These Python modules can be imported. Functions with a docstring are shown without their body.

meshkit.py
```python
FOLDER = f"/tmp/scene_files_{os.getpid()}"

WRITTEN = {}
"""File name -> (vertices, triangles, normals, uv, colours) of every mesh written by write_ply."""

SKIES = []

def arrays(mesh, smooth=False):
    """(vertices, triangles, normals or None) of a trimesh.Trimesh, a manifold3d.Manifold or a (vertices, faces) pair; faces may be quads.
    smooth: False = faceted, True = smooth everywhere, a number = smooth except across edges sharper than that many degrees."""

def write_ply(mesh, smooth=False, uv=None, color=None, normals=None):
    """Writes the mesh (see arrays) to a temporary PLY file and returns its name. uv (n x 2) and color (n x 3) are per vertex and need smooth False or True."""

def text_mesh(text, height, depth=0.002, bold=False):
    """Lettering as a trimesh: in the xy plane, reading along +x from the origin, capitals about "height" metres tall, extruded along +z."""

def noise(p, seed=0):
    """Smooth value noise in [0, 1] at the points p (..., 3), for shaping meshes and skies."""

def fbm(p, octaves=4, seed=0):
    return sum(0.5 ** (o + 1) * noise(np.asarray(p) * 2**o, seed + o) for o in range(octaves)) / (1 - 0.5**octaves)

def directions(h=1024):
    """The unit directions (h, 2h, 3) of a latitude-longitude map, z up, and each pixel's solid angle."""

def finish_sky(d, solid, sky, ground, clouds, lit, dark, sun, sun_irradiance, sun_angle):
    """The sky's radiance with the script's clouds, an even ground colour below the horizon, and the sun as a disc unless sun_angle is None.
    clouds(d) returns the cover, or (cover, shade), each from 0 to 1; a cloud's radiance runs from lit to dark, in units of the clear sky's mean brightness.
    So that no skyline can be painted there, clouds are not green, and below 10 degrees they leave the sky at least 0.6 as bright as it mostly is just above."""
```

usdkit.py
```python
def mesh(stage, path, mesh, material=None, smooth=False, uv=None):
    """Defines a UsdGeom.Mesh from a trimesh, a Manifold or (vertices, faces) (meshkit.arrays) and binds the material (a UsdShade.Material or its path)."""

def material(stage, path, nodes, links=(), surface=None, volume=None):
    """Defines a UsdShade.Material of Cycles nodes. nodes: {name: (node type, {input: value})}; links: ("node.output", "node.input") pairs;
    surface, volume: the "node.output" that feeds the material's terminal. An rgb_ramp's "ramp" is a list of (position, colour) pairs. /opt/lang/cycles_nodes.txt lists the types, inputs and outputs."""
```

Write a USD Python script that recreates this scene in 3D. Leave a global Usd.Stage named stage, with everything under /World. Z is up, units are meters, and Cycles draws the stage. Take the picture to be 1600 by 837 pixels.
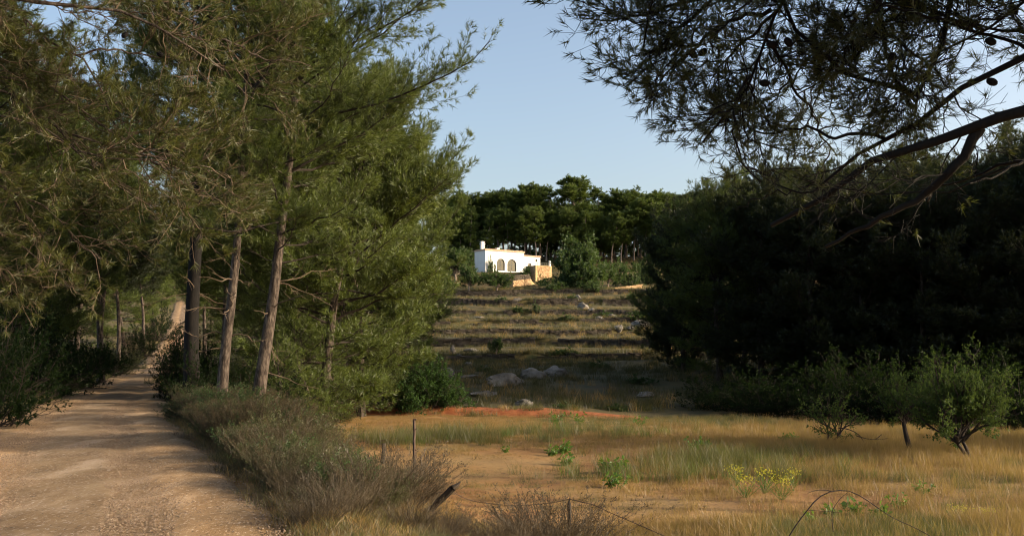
import math, numpy as np, trimesh, usdkit, meshkit
from pxr import Usd, UsdGeom, UsdLux, UsdShade, Gf, Sdf, Vt
from scipy.interpolate import PchipInterpolator
from shapely.geometry import Polygon, box as sbox

stage = Usd.Stage.CreateInMemory()
UsdGeom.SetStageUpAxis(stage, 'Z'); UsdGeom.SetStageMetersPerUnit(stage, 1.0)
stage.SetDefaultPrim(UsdGeom.Xform.Define(stage, '/World').GetPrim())
UsdGeom.Scope.Define(stage, '/World/Looks')
PI = math.pi

# ------------------------------------------------------------------ camera, sky, sun, exposure
EYE = np.array([0.0, 0.0, 1.65]); PITCH = math.radians(4.65); FPX = 1555.6
cam = UsdGeom.Camera.Define(stage, '/World/camera')
cam.AddTranslateOp().Set(Gf.Vec3d(*EYE)); cam.AddRotateXOp().Set(90 + math.degrees(PITCH))
cam.CreateFocalLengthAttr(35.0); cam.CreateHorizontalApertureAttr(36.0); cam.CreateVerticalApertureAttr(36.0 * 535 / 1024)
cam.CreateClippingRangeAttr(Gf.Vec2f(0.05, 5000.0))
cam.CreateExposureAttr(0.82)
SUN_AZ, SUN_EL = math.radians(-5.0), math.radians(19.0)          # azimuth from +x
SUN = np.array([math.cos(SUN_EL) * math.cos(SUN_AZ), math.cos(SUN_EL) * math.sin(SUN_AZ), math.sin(SUN_EL)])
usdkit.material(stage, '/World/Looks/sky_look', {
    'sky': ('sky_texture', {'sky_type': 'single_scattering', 'sun_disc': False, 'sun_elevation': SUN_EL, 'sun_rotation': math.atan2(SUN[0], SUN[1]), 'altitude': 50.0, 'air_density': 0.92, 'aerosol_density': 3.6, 'ozone_density': 0.20}),
    'b': ('background_shader', {'strength': 0.15})}, [('sky.color', 'b.color')], surface='b.background')
dome = UsdLux.DomeLight.Define(stage, '/World/sky')
UsdShade.MaterialBindingAPI.Apply(dome.GetPrim()).Bind(UsdShade.Material.Get(stage, '/World/Looks/sky_look'))
sun = UsdLux.DistantLight.Define(stage, '/World/sun')
sun.CreateIntensityAttr(1.15); sun.CreateAngleAttr(0.53); sun.CreateColorAttr(Gf.Vec3f(1.0, 0.84, 0.63)); sun.CreateNormalizeAttr(True)
sun.AddTransformOp().Set(Gf.Matrix4d().SetRotate(Gf.Rotation(Gf.Vec3d(0, 0, 1), Gf.Vec3d(*SUN))))

# ------------------------------------------------------------------ prim helpers
taken = {}
def free(parent, name):
    n = taken.get((parent, name), 0); taken[(parent, name)] = n + 1
    return name if n == 0 else f'{name}_{n:03d}'
def tag(p, label=None, cat=None, group=None, kind=None):
    p = p.GetPrim() if hasattr(p, 'GetPrim') else p
    for k, v in (('label', label), ('category', cat), ('group', group), ('kind', kind)):
        if v: p.SetCustomDataByKey(k, v)
    return p
def xf(p, loc=(0, 0, 0), rz=0, sc=1, tilt=None):
    x = UsdGeom.Xformable(p); x.AddTranslateOp().Set(Gf.Vec3d(*map(float, loc)))
    if tilt is not None: x.AddRotateXYZOp().Set(Gf.Vec3f(float(tilt[0]), float(tilt[1]), math.degrees(rz)))
    elif rz: x.AddRotateZOp().Set(math.degrees(rz))
    sc = (sc, sc, sc) if np.ndim(sc) == 0 else sc
    if tuple(sc) != (1, 1, 1): x.AddScaleOp().Set(Gf.Vec3f(*map(float, sc)))
def thing(name, label=None, cat=None, loc=(0, 0, 0), rz=0, group=None, sc=1, kind=None):
    x = UsdGeom.Xform.Define(stage, '/World/' + free('/World', name)); xf(x.GetPrim(), loc, rz, sc)
    return tag(x, label, cat, group, kind)
def obj(name, mesh, mat, parent=None, smooth=False, **kw):
    base = parent.GetPath().pathString if parent is not None else '/World'
    m = usdkit.mesh(stage, base + '/' + free(base, name), mesh, '/World/Looks/' + mat, smooth=smooth)
    return tag(m, **kw)
def source(name):                                              # a class prim that copies refer to
    return stage.CreateClassPrim('/World/' + name)
def copy(src, name, label, cat, loc, rz=0, sc=1, group=None, tilt=None):
    x = UsdGeom.Xform.Define(stage, '/World/' + free('/World', name)); xf(x.GetPrim(), loc, rz, sc, tilt)
    x.GetPrim().GetReferences().AddInternalReference(src.GetPath()); x.GetPrim().SetInstanceable(True)
    return tag(x, label, cat, group)

# ------------------------------------------------------------------ mesh helpers
def unit(v): return v / np.maximum(np.linalg.norm(v, axis=-1, keepdims=True), 1e-9)
def merge(*ms):
    vs, fs, n = [], [], 0
    for v, f in ms:
        if len(v): vs.append(v); fs.append(np.asarray(f) + n); n += len(v)
    return np.vstack(vs), np.vstack(fs)
def bx(x0, x1, y0, y1, z0, z1):
    m = trimesh.creation.box([x1 - x0, y1 - y0, z1 - z0]); m.apply_translation([(x0 + x1) / 2, (y0 + y1) / 2, (z0 + z1) / 2])
    return np.array(m.vertices), np.array(m.faces)
def tubes(P, R, sides=4, cap=False):
    P = np.asarray(P, float); N, K, _ = P.shape; R = np.broadcast_to(R, (N, K))
    T = unit(np.gradient(P, axis=1)); D = unit(P[:, -1] - P[:, 0])
    ref = np.where(np.abs(D[:, 2:]) < 0.8, [[0, 0, 1.0]], [[1.0, 0.13, 0]])[:, None]
    A = unit(np.cross(T, ref)); B = np.cross(T, A)
    an = np.arange(sides) * 2 * PI / sides
    V = P[:, :, None] + R[:, :, None, None] * (np.cos(an)[None, None, :, None] * A[:, :, None] + np.sin(an)[None, None, :, None] * B[:, :, None])
    k, s = np.meshgrid(np.arange(K - 1), np.arange(sides), indexing='ij')
    q = np.stack([k * sides + s, (k + 1) * sides + s, (k + 1) * sides + (s + 1) % sides, k * sides + (s + 1) % sides], -1).reshape(-1, 4)
    F = (q[None] + (np.arange(N) * K * sides)[:, None, None]).reshape(-1, 4)
    return V.reshape(-1, 3), np.vstack([F[:, [0, 1, 2]], F[:, [0, 2, 3]]])
def resample(pts, K):
    pts = np.asarray(pts, float); d = np.concatenate([[0], np.cumsum(np.linalg.norm(np.diff(pts, axis=0), axis=1))])
    return PchipInterpolator(d, pts)(np.linspace(0, d[-1], K))
def lengths(P): return np.linalg.norm(np.diff(P, axis=1), axis=2).sum(1)
def spawn(rng, P, dens, t0, t1, ang, angj, lenf, K, flat=0.6, up=0.15, curl=0.1, wob=0.05, most=9999, sym=False):
    """children of the polylines P: (polylines of K points, parent parameter)"""
    N, KP, _ = P.shape; L = lengths(P)
    n = np.clip(rng.poisson(np.maximum(dens * L * (t1 - t0), 0.01)) if np.ndim(dens) == 0 or True else dens, 0, most).astype(int)
    idx = np.repeat(np.arange(N), n)
    if not len(idx): return np.zeros((0, K, 3)), np.zeros(0), idx
    t = t0 + (t1 - t0) * rng.random(len(idx))
    g = t * (KP - 1); i = np.minimum(g.astype(int), KP - 2); fr = (g - i)[:, None]
    pos = P[idx, i] * (1 - fr) + P[idx, i + 1] * fr; tan = unit(P[idx, i + 1] - P[idx, i])
    h = np.cross(tan, [0, 0, 1.0]); h = unit(h + 1e-4) * np.where(rng.random(len(idx)) < .5, -1, 1)[:, None]
    r = rng.normal(size=(len(idx), 3)); r = unit(r - (r * tan).sum(1, keepdims=True) * tan)
    side = unit(flat * h + (1 - flat) * r)
    a = np.radians(ang + angj * rng.normal(size=len(idx)))[:, None]
    d = unit(np.cos(a) * tan + np.sin(a) * side + np.array([0, 0, up]))
    ln = lenf(t, L[idx]) * (0.6 + 0.8 * rng.random(len(idx)))
    s = np.linspace(0, 1, K)[None, :, None]; l = ln[:, None, None]
    C = pos[:, None] + d[:, None] * l * s + np.array([0, 0, 1.0]) * curl * l * s ** 2
    if wob and K > 2: C[:, 1:] += np.cumsum(rng.normal(size=(len(idx), K - 1, 3)), 1) * (wob * l / (K - 1))
    return C, t, idx
def needles(rng, P, per, nl, nw, s0=0.3, a0=18, a1=60, droop=0.0):
    """thin single triangles round the twigs P"""
    N, K, _ = P.shape; idx = np.repeat(np.arange(N), per); M = len(idx)
    t = s0 + (1 - s0) * rng.random(M); g = t * (K - 1); i = np.minimum(g.astype(int), K - 2); fr = (g - i)[:, None]
    pos = P[idx, i] * (1 - fr) + P[idx, i + 1] * fr; tan = unit(P[idx, i + 1] - P[idx, i])
    r = rng.normal(size=(M, 3)); r = unit(r - (r * tan).sum(1, keepdims=True) * tan)
    a = np.radians(a0 + (a1 - a0) * rng.random(M))[:, None]
    d = unit(np.cos(a) * tan + np.sin(a) * r - np.array([0, 0, droop]))
    w = unit(np.cross(d, rng.normal(size=(M, 3)))); l = (nl * (0.7 + 0.6 * rng.random(M)))[:, None]
    V = np.stack([pos - w * nw / 2, pos + w * nw / 2, pos + d * l], 1).reshape(-1, 3)
    return V, np.arange(3 * M).reshape(-1, 3)
def leaves(rng, P, per, ll, lw, s0=0.2, a0=30, a1=80, fold=0.12):
    """diamond leaves with a crease along the twigs P"""
    N, K, _ = P.shape; idx = np.repeat(np.arange(N), per); M = len(idx)
    t = s0 + (1 - s0) * rng.random(M); g = t * (K - 1); i = np.minimum(g.astype(int), K - 2); fr = (g - i)[:, None]
    pos = P[idx, i] * (1 - fr) + P[idx, i + 1] * fr; tan = unit(P[idx, i + 1] - P[idx, i])
    r = rng.normal(size=(M, 3)); r = unit(r - (r * tan).sum(1, keepdims=True) * tan)
    a = np.radians(a0 + (a1 - a0) * rng.random(M))[:, None]
    d = unit(np.cos(a) * tan + np.sin(a) * r)
    up = unit(rng.normal(size=(M, 3)) * 0.8 + [0, 0, 1.0]); w = unit(np.cross(d, up)); nrm = np.cross(w, d)
    l = (ll * (0.6 + 0.7 * rng.random(M)))[:, None]; ww = l * (lw / ll) / 2
    m = pos + d * l * 0.45 + nrm * l * fold
    V = np.stack([pos, m + w * ww, pos + d * l, m - w * ww], 1).reshape(-1, 3)
    F = (np.arange(M) * 4)[:, None, None] + np.array([[0, 1, 2], [0, 2, 3]])
    return V, F.reshape(-1, 3)
def ribbons(rng, P, w0, w1=0.0):
    """flat tapering blades along the polylines P"""
    N, K, _ = P.shape; T = unit(P[:, -1] - P[:, 0]); S = unit(np.cross(T, rng.normal(size=(N, 3))))
    w = np.linspace(1, 0, K)[None, :, None] * (w0 - w1) + w1
    V = np.stack([P - S[:, None] * w / 2, P + S[:, None] * w / 2], 2).reshape(-1, 3)
    k = np.arange(K - 1)[:, None] * 2; q = np.hstack([k, k + 1, k + 3, k + 2])
    F = (q[None] + (np.arange(N) * 2 * K)[:, None, None]).reshape(-1, 4)
    return V, np.vstack([F[:, [0, 1, 2]], F[:, [0, 2, 3]]])

# ------------------------------------------------------------------ materials
def mat(name, stops, scale=2.0, rough=0.9, detail=5.0, stretch=(1, 1, 1), bump=0.0, bscale=None, bdist=0.02, nrough=0.6, rot=0.0, second=None):
    """noise in world space -> colour ramp; second = (scale, colour, low, high) blends in patches of another colour"""
    n = {'g': ('geometry', {}), 'm': ('mapping', {'scale': stretch, 'rotation': (0, 0, rot)}), 'n': ('noise_texture', {'scale': scale, 'detail': detail, 'roughness': nrough}),
         'r': ('rgb_ramp', {'ramp': stops}), 'p': ('principled_bsdf', {'roughness': rough, 'specular_ior_level': 0.25})}
    l = [('g.position', 'm.vector'), ('m.vector', 'n.vector'), ('n.fac', 'r.fac')]; col = 'r.color'
    for k, (sc2, c2, lo, hi) in enumerate(second or ()):
        n |= {f'n{k}': ('noise_texture', {'scale': sc2, 'detail': 4.0, 'roughness': 0.6}), f'q{k}': ('map_range', {'from_min': lo, 'from_max': hi, 'clamp': True}), f'x{k}': ('mix', {'color2': c2})}
        l += [('m.vector', f'n{k}.vector'), (f'n{k}.fac', f'q{k}.value'), (f'q{k}.result', f'x{k}.fac'), (col, f'x{k}.color1')]; col = f'x{k}.color'
    l.append((col, 'p.base_color'))
    if bump:
        n |= {'nb': ('noise_texture', {'scale': bscale or scale * 4, 'detail': 6.0, 'roughness': 0.65}), 'b': ('bump', {'strength': bump, 'distance': bdist})}
        l += [('m.vector', 'nb.vector'), ('nb.fac', 'b.height'), ('b.normal', 'p.normal')]
    return usdkit.material(stage, '/World/Looks/' + name, n, l, surface='p.BSDF')
def leafmat(name, stops, scale=1.2, trans=0.3, tcol=(0.068, 0.098, 0.012), fine=9.0, gloss=0.03):
    """clumps of tone at one scale, needle to needle tone at another; light passes through"""
    n = {'g': ('geometry', {}), 'n': ('noise_texture', {'scale': scale, 'detail': 2.0}), 'f': ('noise_texture', {'scale': fine, 'detail': 2.0}),
         'a': ('math', {'math_type': 'multiply_add', 'value2': 0.48}), 'a2': ('math', {'math_type': 'multiply_add', 'value2': 0.32}), 'a3': ('math', {'math_type': 'multiply', 'value2': 0.20}), 'r': ('rgb_ramp', {'ramp': stops}),
         'd': ('diffuse_bsdf', {}), 't': ('translucent_bsdf', {'color': tcol}), 'x': ('mix_closure', {'fac': trans}), 's': ('glossy_bsdf', {'color': (1, 1, 1), 'roughness': 0.45}), 'y': ('mix_closure', {'fac': gloss})}
    l = [('g.position', 'n.vector'), ('g.position', 'f.vector'), ('f.fac', 'a2.value1'), ('g.random_per_island', 'a3.value1'), ('a3.value', 'a2.value3'), ('n.fac', 'a.value1'), ('a2.value', 'a.value3'), ('a.value', 'r.fac'), ('r.color', 'd.color'),
         ('d.BSDF', 'x.closure1'), ('t.BSDF', 'x.closure2'), ('x.closure', 'y.closure1'), ('s.BSDF', 'y.closure2')]
    return usdkit.material(stage, '/World/Looks/' + name, n, l, surface='y.closure')

leafmat('pine_needles', [(0.3, (0.0355, 0.0556, 0.0095)), (0.45, (0.0733, 0.1028, 0.0158)), (0.58, (0.1242, 0.1452, 0.0238)), (0.72, (0.1774, 0.1634, 0.0357))], tcol=(0.075, 0.090, 0.015))
leafmat('pine_needles_left', [(0.3, (0.0253, 0.0315, 0.0055)), (0.45, (0.052, 0.0596, 0.0094)), (0.58, (0.0791, 0.0805, 0.0142)), (0.72, (0.1078, 0.0909, 0.0215))], tcol=(0.082, 0.083, 0.018))
leafmat('pine_needles_shaded', [(0.3, (0.0063, 0.0116, 0.0026)), (0.5, (0.0128, 0.02, 0.0042)), (0.7, (0.0229, 0.0297, 0.0062))], tcol=(0.048, 0.060, 0.009))  # darker copy of the pine needles, deep shade of the woods put into the colour
leafmat('pine_needles_over', [(0.3, (0.0153, 0.0214, 0.0061)), (0.5, (0.0306, 0.0382, 0.0102)), (0.7, (0.0561, 0.0587, 0.0173))], tcol=(0.082, 0.098, 0.015))
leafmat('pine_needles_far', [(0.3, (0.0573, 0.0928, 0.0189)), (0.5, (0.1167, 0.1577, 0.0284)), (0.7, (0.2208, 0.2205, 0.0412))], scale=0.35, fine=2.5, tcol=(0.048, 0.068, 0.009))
leafmat('almond_leaves', gloss=.010, stops=[(0.3, (0.025, 0.0465, 0.0114)), (0.5, (0.0425, 0.0713, 0.0171)), (0.7, (0.065, 0.0961, 0.0247))], tcol=(0.082, 0.120, 0.024))
leafmat('garden_leaves', [(0.3, (0.0225, 0.0467, 0.0108)), (0.5, (0.0413, 0.0765, 0.0156)), (0.7, (0.075, 0.1105, 0.0228))], scale=0.6, tcol=(0.068, 0.105, 0.018))
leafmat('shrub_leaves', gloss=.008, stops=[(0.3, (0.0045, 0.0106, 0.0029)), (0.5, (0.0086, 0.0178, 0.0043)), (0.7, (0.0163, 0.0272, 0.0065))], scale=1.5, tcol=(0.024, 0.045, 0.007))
leafmat('bank_bush_leaves', [(0.3, (.020, .045, .012)), (0.5, (.038, .078, .018)), (0.7, (.070, .12, .028))], scale=1.5, tcol=(.05, .09, .015), gloss=.012)
leafmat('weed_leaves', [(0.3, (0.0382, 0.0889, 0.0096)), (0.5, (0.0638, 0.13, 0.0154)), (0.7, (0.1084, 0.1778, 0.024))], scale=2.0, tcol=(0.136, 0.225, 0.024))
leafmat('verge_leaves', [(0.3, (0.0272, 0.0392, 0.0109)), (0.44, (0.0517, 0.0598, 0.0185)), (0.56, (0.0925, 0.0789, 0.0299)), (0.7, (0.1306, 0.0952, 0.0462))], scale=0.8, fine=4.0, trans=.35, tcol=(0.109, 0.112, 0.030))
leafmat('verge_green', [(0.3, (0.0238, 0.051, 0.0136)), (0.5, (0.0476, 0.085, 0.0218)), (0.7, (0.0884, 0.1224, 0.034))], scale=1.2, trans=.3, tcol=(0.068, 0.120, 0.018))
leafmat('brown_leaves', [(0.3, (0.034, 0.0258, 0.0136)), (0.5, (0.0884, 0.0646, 0.0306)), (0.7, (0.1632, 0.1156, 0.0578))], scale=1.2, trans=.3, tcol=(0.102, 0.075, 0.024))
leafmat('yellow_petals', [(0.3, (0.405, 0.378, 0.027)), (0.7, (0.558, 0.522, 0.054))], tcol=(0.340, 0.338, 0.018))
leafmat('dry_grass', [(0.3, (0.1441, 0.08, 0.0273)), (0.45, (0.2227, 0.1344, 0.0455)), (0.6, (0.3013, 0.1984, 0.0728)), (0.75, (0.3407, 0.243, 0.1032))], scale=0.5, fine=6.0, trans=0.35, tcol=(0.272, 0.203, 0.054))
leafmat('olive_grass', [(0.3, (0.0566, 0.0566, 0.0186)), (0.5, (0.0997, 0.093, 0.0299)), (0.7, (0.1662, 0.1329, 0.0499))], scale=0.7, fine=5.0, trans=0.35, tcol=(0.122, 0.128, 0.024))
leafmat('hill_grass', [(0.3, (0.0211, 0.025, 0.0069)), (0.5, (0.0421, 0.0424, 0.0122)), (0.7, (0.1033, 0.0809, 0.0249))], scale=0.12, fine=0.9, trans=0.3, tcol=(0.122, 0.112, 0.024))
leafmat('brown_stems', [(0.3, (0.0408, 0.0306, 0.019)), (0.5, (0.0884, 0.0666, 0.0394)), (0.7, (0.1768, 0.136, 0.085))], scale=1.0, fine=8.0, trans=0.1, tcol=(0.102, 0.075, 0.030))
mat('pine_bark', [(0.34, (0.0136, 0.0102, 0.0082)), (0.46, (0.0408, 0.0299, 0.0231)), (0.56, (0.0884, 0.068, 0.053)), (0.7, (0.136, 0.1122, 0.0918))], scale=13.0, stretch=(1, 1, .30), detail=7, nrough=0.7, bump=1.0, bscale=18, bdist=0.05)
mat('dark_bark', [(0.3, (0.0122, 0.009, 0.0069)), (0.6, (0.0306, 0.0224, 0.0175))], scale=14.0, stretch=(1, 1, .35), bump=0.8, bscale=22)
mat('shade_black_bark', [(0.3, (0.002, 0.0015, 0.0013)), (0.6, (0.0053, 0.004, 0.0032))], scale=14.0, stretch=(1, 1, .35), bump=0.8, bscale=22)  # bark with shade painted in: limbs stay near black even where sun reaches them
mat('grey_twigs', [(0.3, (0.054, 0.0359, 0.0237)), (0.6, (0.1146, 0.0849, 0.0568))], scale=6.0)
mat('pale_bark', [(0.3, (0.133, 0.1015, 0.0805)), (0.65, (0.252, 0.203, 0.168))], scale=3.0, stretch=(1, 1, .3))
mat('road_gravel', [(0.28, (0.1039, 0.0602, 0.0277)), (0.45, (0.1752, 0.1111, 0.0543)), (0.56, (0.227, 0.1491, 0.0776)), (0.72, (0.2985, 0.2156, 0.1219))], scale=1.1, rot=-0.36, stretch=(1.3, .5, 1), detail=10, nrough=0.8, bump=1.0, bscale=45, bdist=0.025,
    second=[(0.9, (.36, .26, .165), .52, .70), (26.0, (.42, .35, .28), .57, .70), (19.0, (.060, .042, .030), .60, .72)])
_rg = '/World/Looks/road_gravel/'                                # the two compacted wheel lines are paler, the loose middle and margins greyer and darker
def _sh(name, kind, **inp):
    n = UsdShade.Shader.Define(stage, _rg + name); n.CreateIdAttr('cycles_' + kind)
    for k, v in inp.items(): n.CreateInput(k, Sdf.ValueTypeNames.Float3 if np.ndim(v) == 1 else Sdf.ValueTypeNames.Token if isinstance(v, str) else Sdf.ValueTypeNames.Float).Set(Gf.Vec3f(*v) if np.ndim(v) == 1 else v)
    return n
def _ln(a, o, b, i): b.CreateInput(i, Sdf.ValueTypeNames.Token).ConnectToSource(a.CreateOutput(o, Sdf.ValueTypeNames.Token))
_uv, _sp = _sh('uv', 'uvmap', attribute='st'), _sh('sp', 'separate_xyz'); _ln(_uv, 'UV', _sp, 'vector')
_wn, _wa = _sh('wn', 'noise_texture', scale=.55, detail=3.0), _sh('wa', 'math', math_type='multiply_add', value2=.34); _ge = UsdShade.Shader.Get(stage, _rg + 'g'); _ln(_ge, 'position', _wn, 'vector'); _ln(_wn, 'fac', _wa, 'value1'); _ln(_sp, 'x', _wa, 'value3')
_st = usdkit._ramp([(.0, (.80, .78, .74)), (.16, (.86, .84, .80)), (.33, (1.28, 1.22, 1.12)), (.42, (.92, .93, .95)), (.62, (.78, .79, .82)), (.74, (1.02, 1.0, .98)), (.83, (1.34, 1.26, 1.14)), (.93, (.95, .92, .86)), (1, (.78, .75, .68))], True)
_mr = _sh('mr', 'map_range', from_min=-.83, from_max=1.17); _ln(_wa, 'value', _mr, 'value')
_rr = UsdShade.Shader.Define(stage, _rg + 'rr'); _rr.CreateIdAttr('cycles_rgb_ramp'); _rr.CreateInput('ramp', Sdf.ValueTypeNames.Float3Array).Set(Vt.Vec3fArray.FromNumpy(_st['ramp'].astype(np.float32))); _rr.CreateInput('ramp_alpha', Sdf.ValueTypeNames.FloatArray).Set(Vt.FloatArray.FromNumpy(_st['ramp_alpha'].astype(np.float32))); _ln(_mr, 'result', _rr, 'fac')
_mx = _sh('mx', 'mix', mix_type='multiply', fac=1.0); _x2, _pr = UsdShade.Shader.Get(stage, _rg + 'x2'), UsdShade.Shader.Get(stage, _rg + 'p')
_ln(_x2, 'color', _mx, 'color1'); _ln(_rr, 'color', _mx, 'color2'); _ln(_mx, 'color', _pr, 'base_color')
mat('field_soil', [(0.3, (0.1307, 0.0557, 0.0175)), (0.45, (0.1867, 0.0909, 0.0282)), (0.6, (0.2239, 0.126, 0.041)), (0.75, (0.2611, 0.1642, 0.0616))], scale=0.55, detail=8, nrough=0.7, bump=0.7, bscale=9, bdist=0.06,
    second=[(0.16, (.22, .14, .055), .46, .62), (7.0, (.085, .050, .022), .56, .70), (0.25, (.10, .085, .030), .58, .74), (14.0, (.28, .20, .11), .62, .74)])
mat('red_soil', [(0.3, (0.1519, 0.0407, 0.0113)), (0.5, (0.2405, 0.0712, 0.02)), (0.7, (0.2912, 0.1153, 0.0428))], scale=2.2, detail=7, nrough=0.7, bump=0.9, bscale=7, bdist=0.08)
mat('hill_soil', [(0.3, (0.0244, 0.0201, 0.0064)), (0.45, (0.0487, 0.0401, 0.0113)), (0.58, (0.0812, 0.0602, 0.0177)), (0.75, (0.1136, 0.0762, 0.0273))], scale=0.28, detail=8, nrough=0.7, bump=0.6, bscale=3, bdist=0.15,
    second=[(0.9, (.030, .038, .013), .54, .68), (0.11, (.10, .048, .020), .60, .75)])
mat('dry_stone', [(0.3, (0.033, 0.0252, 0.0177)), (0.5, (0.0585, 0.0469, 0.0344)), (0.7, (0.0915, 0.0769, 0.0599))], scale=1.1, bump=0.6, bscale=6, bdist=0.05)
mat('limestone', [(0.3, (0.064, 0.0563, 0.048)), (0.48, (0.128, 0.1152, 0.0992)), (0.65, (0.2048, 0.1856, 0.16))], scale=1.3, detail=7, bump=0.9, bscale=3.5, bdist=0.12, second=[(2.2, (.070, .066, .050), .54, .68)])
mat('pebble_stone', [(0.3, (0.085, 0.051, 0.0306)), (0.5, (0.187, 0.1275, 0.0808)), (0.7, (0.323, 0.255, 0.187))], scale=30.0)
mat('whitewash', second=[(.45, (.44, .42, .37), .54, .80), (2.6, (.40, .37, .32), .66, .82)], stops=[(0.3, (0.5624, 0.5479, 0.5187)), (0.7, (0.6308, 0.6154, 0.5928))], scale=0.8, bump=0.15, bscale=5)
mat('terracotta', [(0.3, (0.324, 0.198, 0.126)), (0.7, (0.468, 0.324, 0.225))], scale=3.0)
mat('ochre_stone', [(0.3, (0.208, 0.124, 0.06)), (0.5, (0.32, 0.208, 0.112)), (0.7, (0.432, 0.304, 0.176))], scale=1.8, bump=0.6, bscale=5)
mat('quoin_stone', [(0.3, (0.368, 0.256, 0.12)), (0.7, (0.48, 0.36, 0.192))], scale=2.0)
mat('dark_frame', [(0.3, (0.03, 0.034, 0.036)), (0.7, (0.05, 0.054, 0.056))], scale=2.0, rough=0.5)
usdkit.material(stage, '/World/Looks/window_glass', {'f': ('fresnel', {'IOR': 1.5}), 't': ('transparent_bsdf', {'color': (.22, .25, .26)}), 'g': ('glossy_bsdf', {'color': (1, 1, 1), 'roughness': 0.02}), 'x': ('mix_closure', {})},
    [('f.fac', 'x.fac'), ('t.BSDF', 'x.closure1'), ('g.BSDF', 'x.closure2')], surface='x.closure')
mat('rusty_metal', [(0.3, (0.03, 0.02, 0.016)), (0.7, (0.085, 0.048, 0.03))], scale=18.0, rough=0.7)
mat('weathered_wood', [(0.3, (0.0238, 0.019, 0.015)), (0.7, (0.068, 0.0544, 0.0422))], scale=20.0, stretch=(1, 1, .3), bump=0.6, bscale=30)

# ------------------------------------------------------------------ terrain
ROADX = PchipInterpolator([-40, 0, 8.7, 25, 37, 62, 83, 100, 120, 150, 220], [14.2, -0.8, -4.1, -10.7, -14.6, -22.9, -29.6, -34.3, -40.0, -49.6, -72])
ROADZ = PchipInterpolator([-40, 60, 84, 100, 120, 150, 220], [0, 0, 0.1, 1.2, 3.0, 6.2, 14])
EDGE = PchipInterpolator([-30, -12, -7.6, 0, 4.8, 7.2, 13.7, 20, 60], [50, 43.5, 41.5, 40, 37.5, 34.2, 26.8, 24.6, 22])
TERR = [(82, .85), (95, .95), (108, 1.0), (120, 1.0), (132, 1.1), (146, 1.25), (158, 1.3)]
_by = np.array([-50, 40, 60, 75, 82, 95, 108, 120, 132, 146, 158, 168, 180, 187, 192.5, 208, 215, 225, 245, 260, 300, 500, 1600.])
_bz = np.array([-1.0, -1.0, 0.1, 0.75, 1.15, 2.45, 3.75, 5.05, 6.6, 8.85, 10.8, 11.9, 12.7, 14.0, 16.4, 17.4, 20.2, 22.3, 24.0, 24.2, 20, -2, -30.])
for _d, _s in TERR: _bz = _bz - _s * 0                          # levels above the steps
BASE = PchipInterpolator(_by, _bz)
def sstep(a, b, x): t = np.clip((x - a) / (b - a), 0, 1); return t * t * (3 - 2 * t)
def wall_y(i, x): return TERR[i][0] + 0.06 * (np.asarray(x, float) - 5) * (1 if i < 5 else .4) + 1.3 * np.sin(np.asarray(x, float) * .11 + i * 2.1) + .5 * np.sin(np.asarray(x, float) * .37 + i)
def hillz(x, y):
    z = BASE(np.clip(y, -50, 1600))
    inx = sstep(-24, -16, x) * (1 - sstep(34, 44, x))
    for i, (d, s) in enumerate(TERR):
        w = wall_y(i, x); k = y - w                            # the tread below runs flatter, then the wall steps up
        z = z - inx * s * sstep(-9, -0.2, k) * (k < 0.0) * 1.0 * np.clip((k + 9) / 9, 0, 1)
    z = z + 0.22 * (meshkit.noise(np.stack([x * .3, y * .3, x * 0], -1), 3) - .5) * sstep(44, 50, y)
    return z
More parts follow.
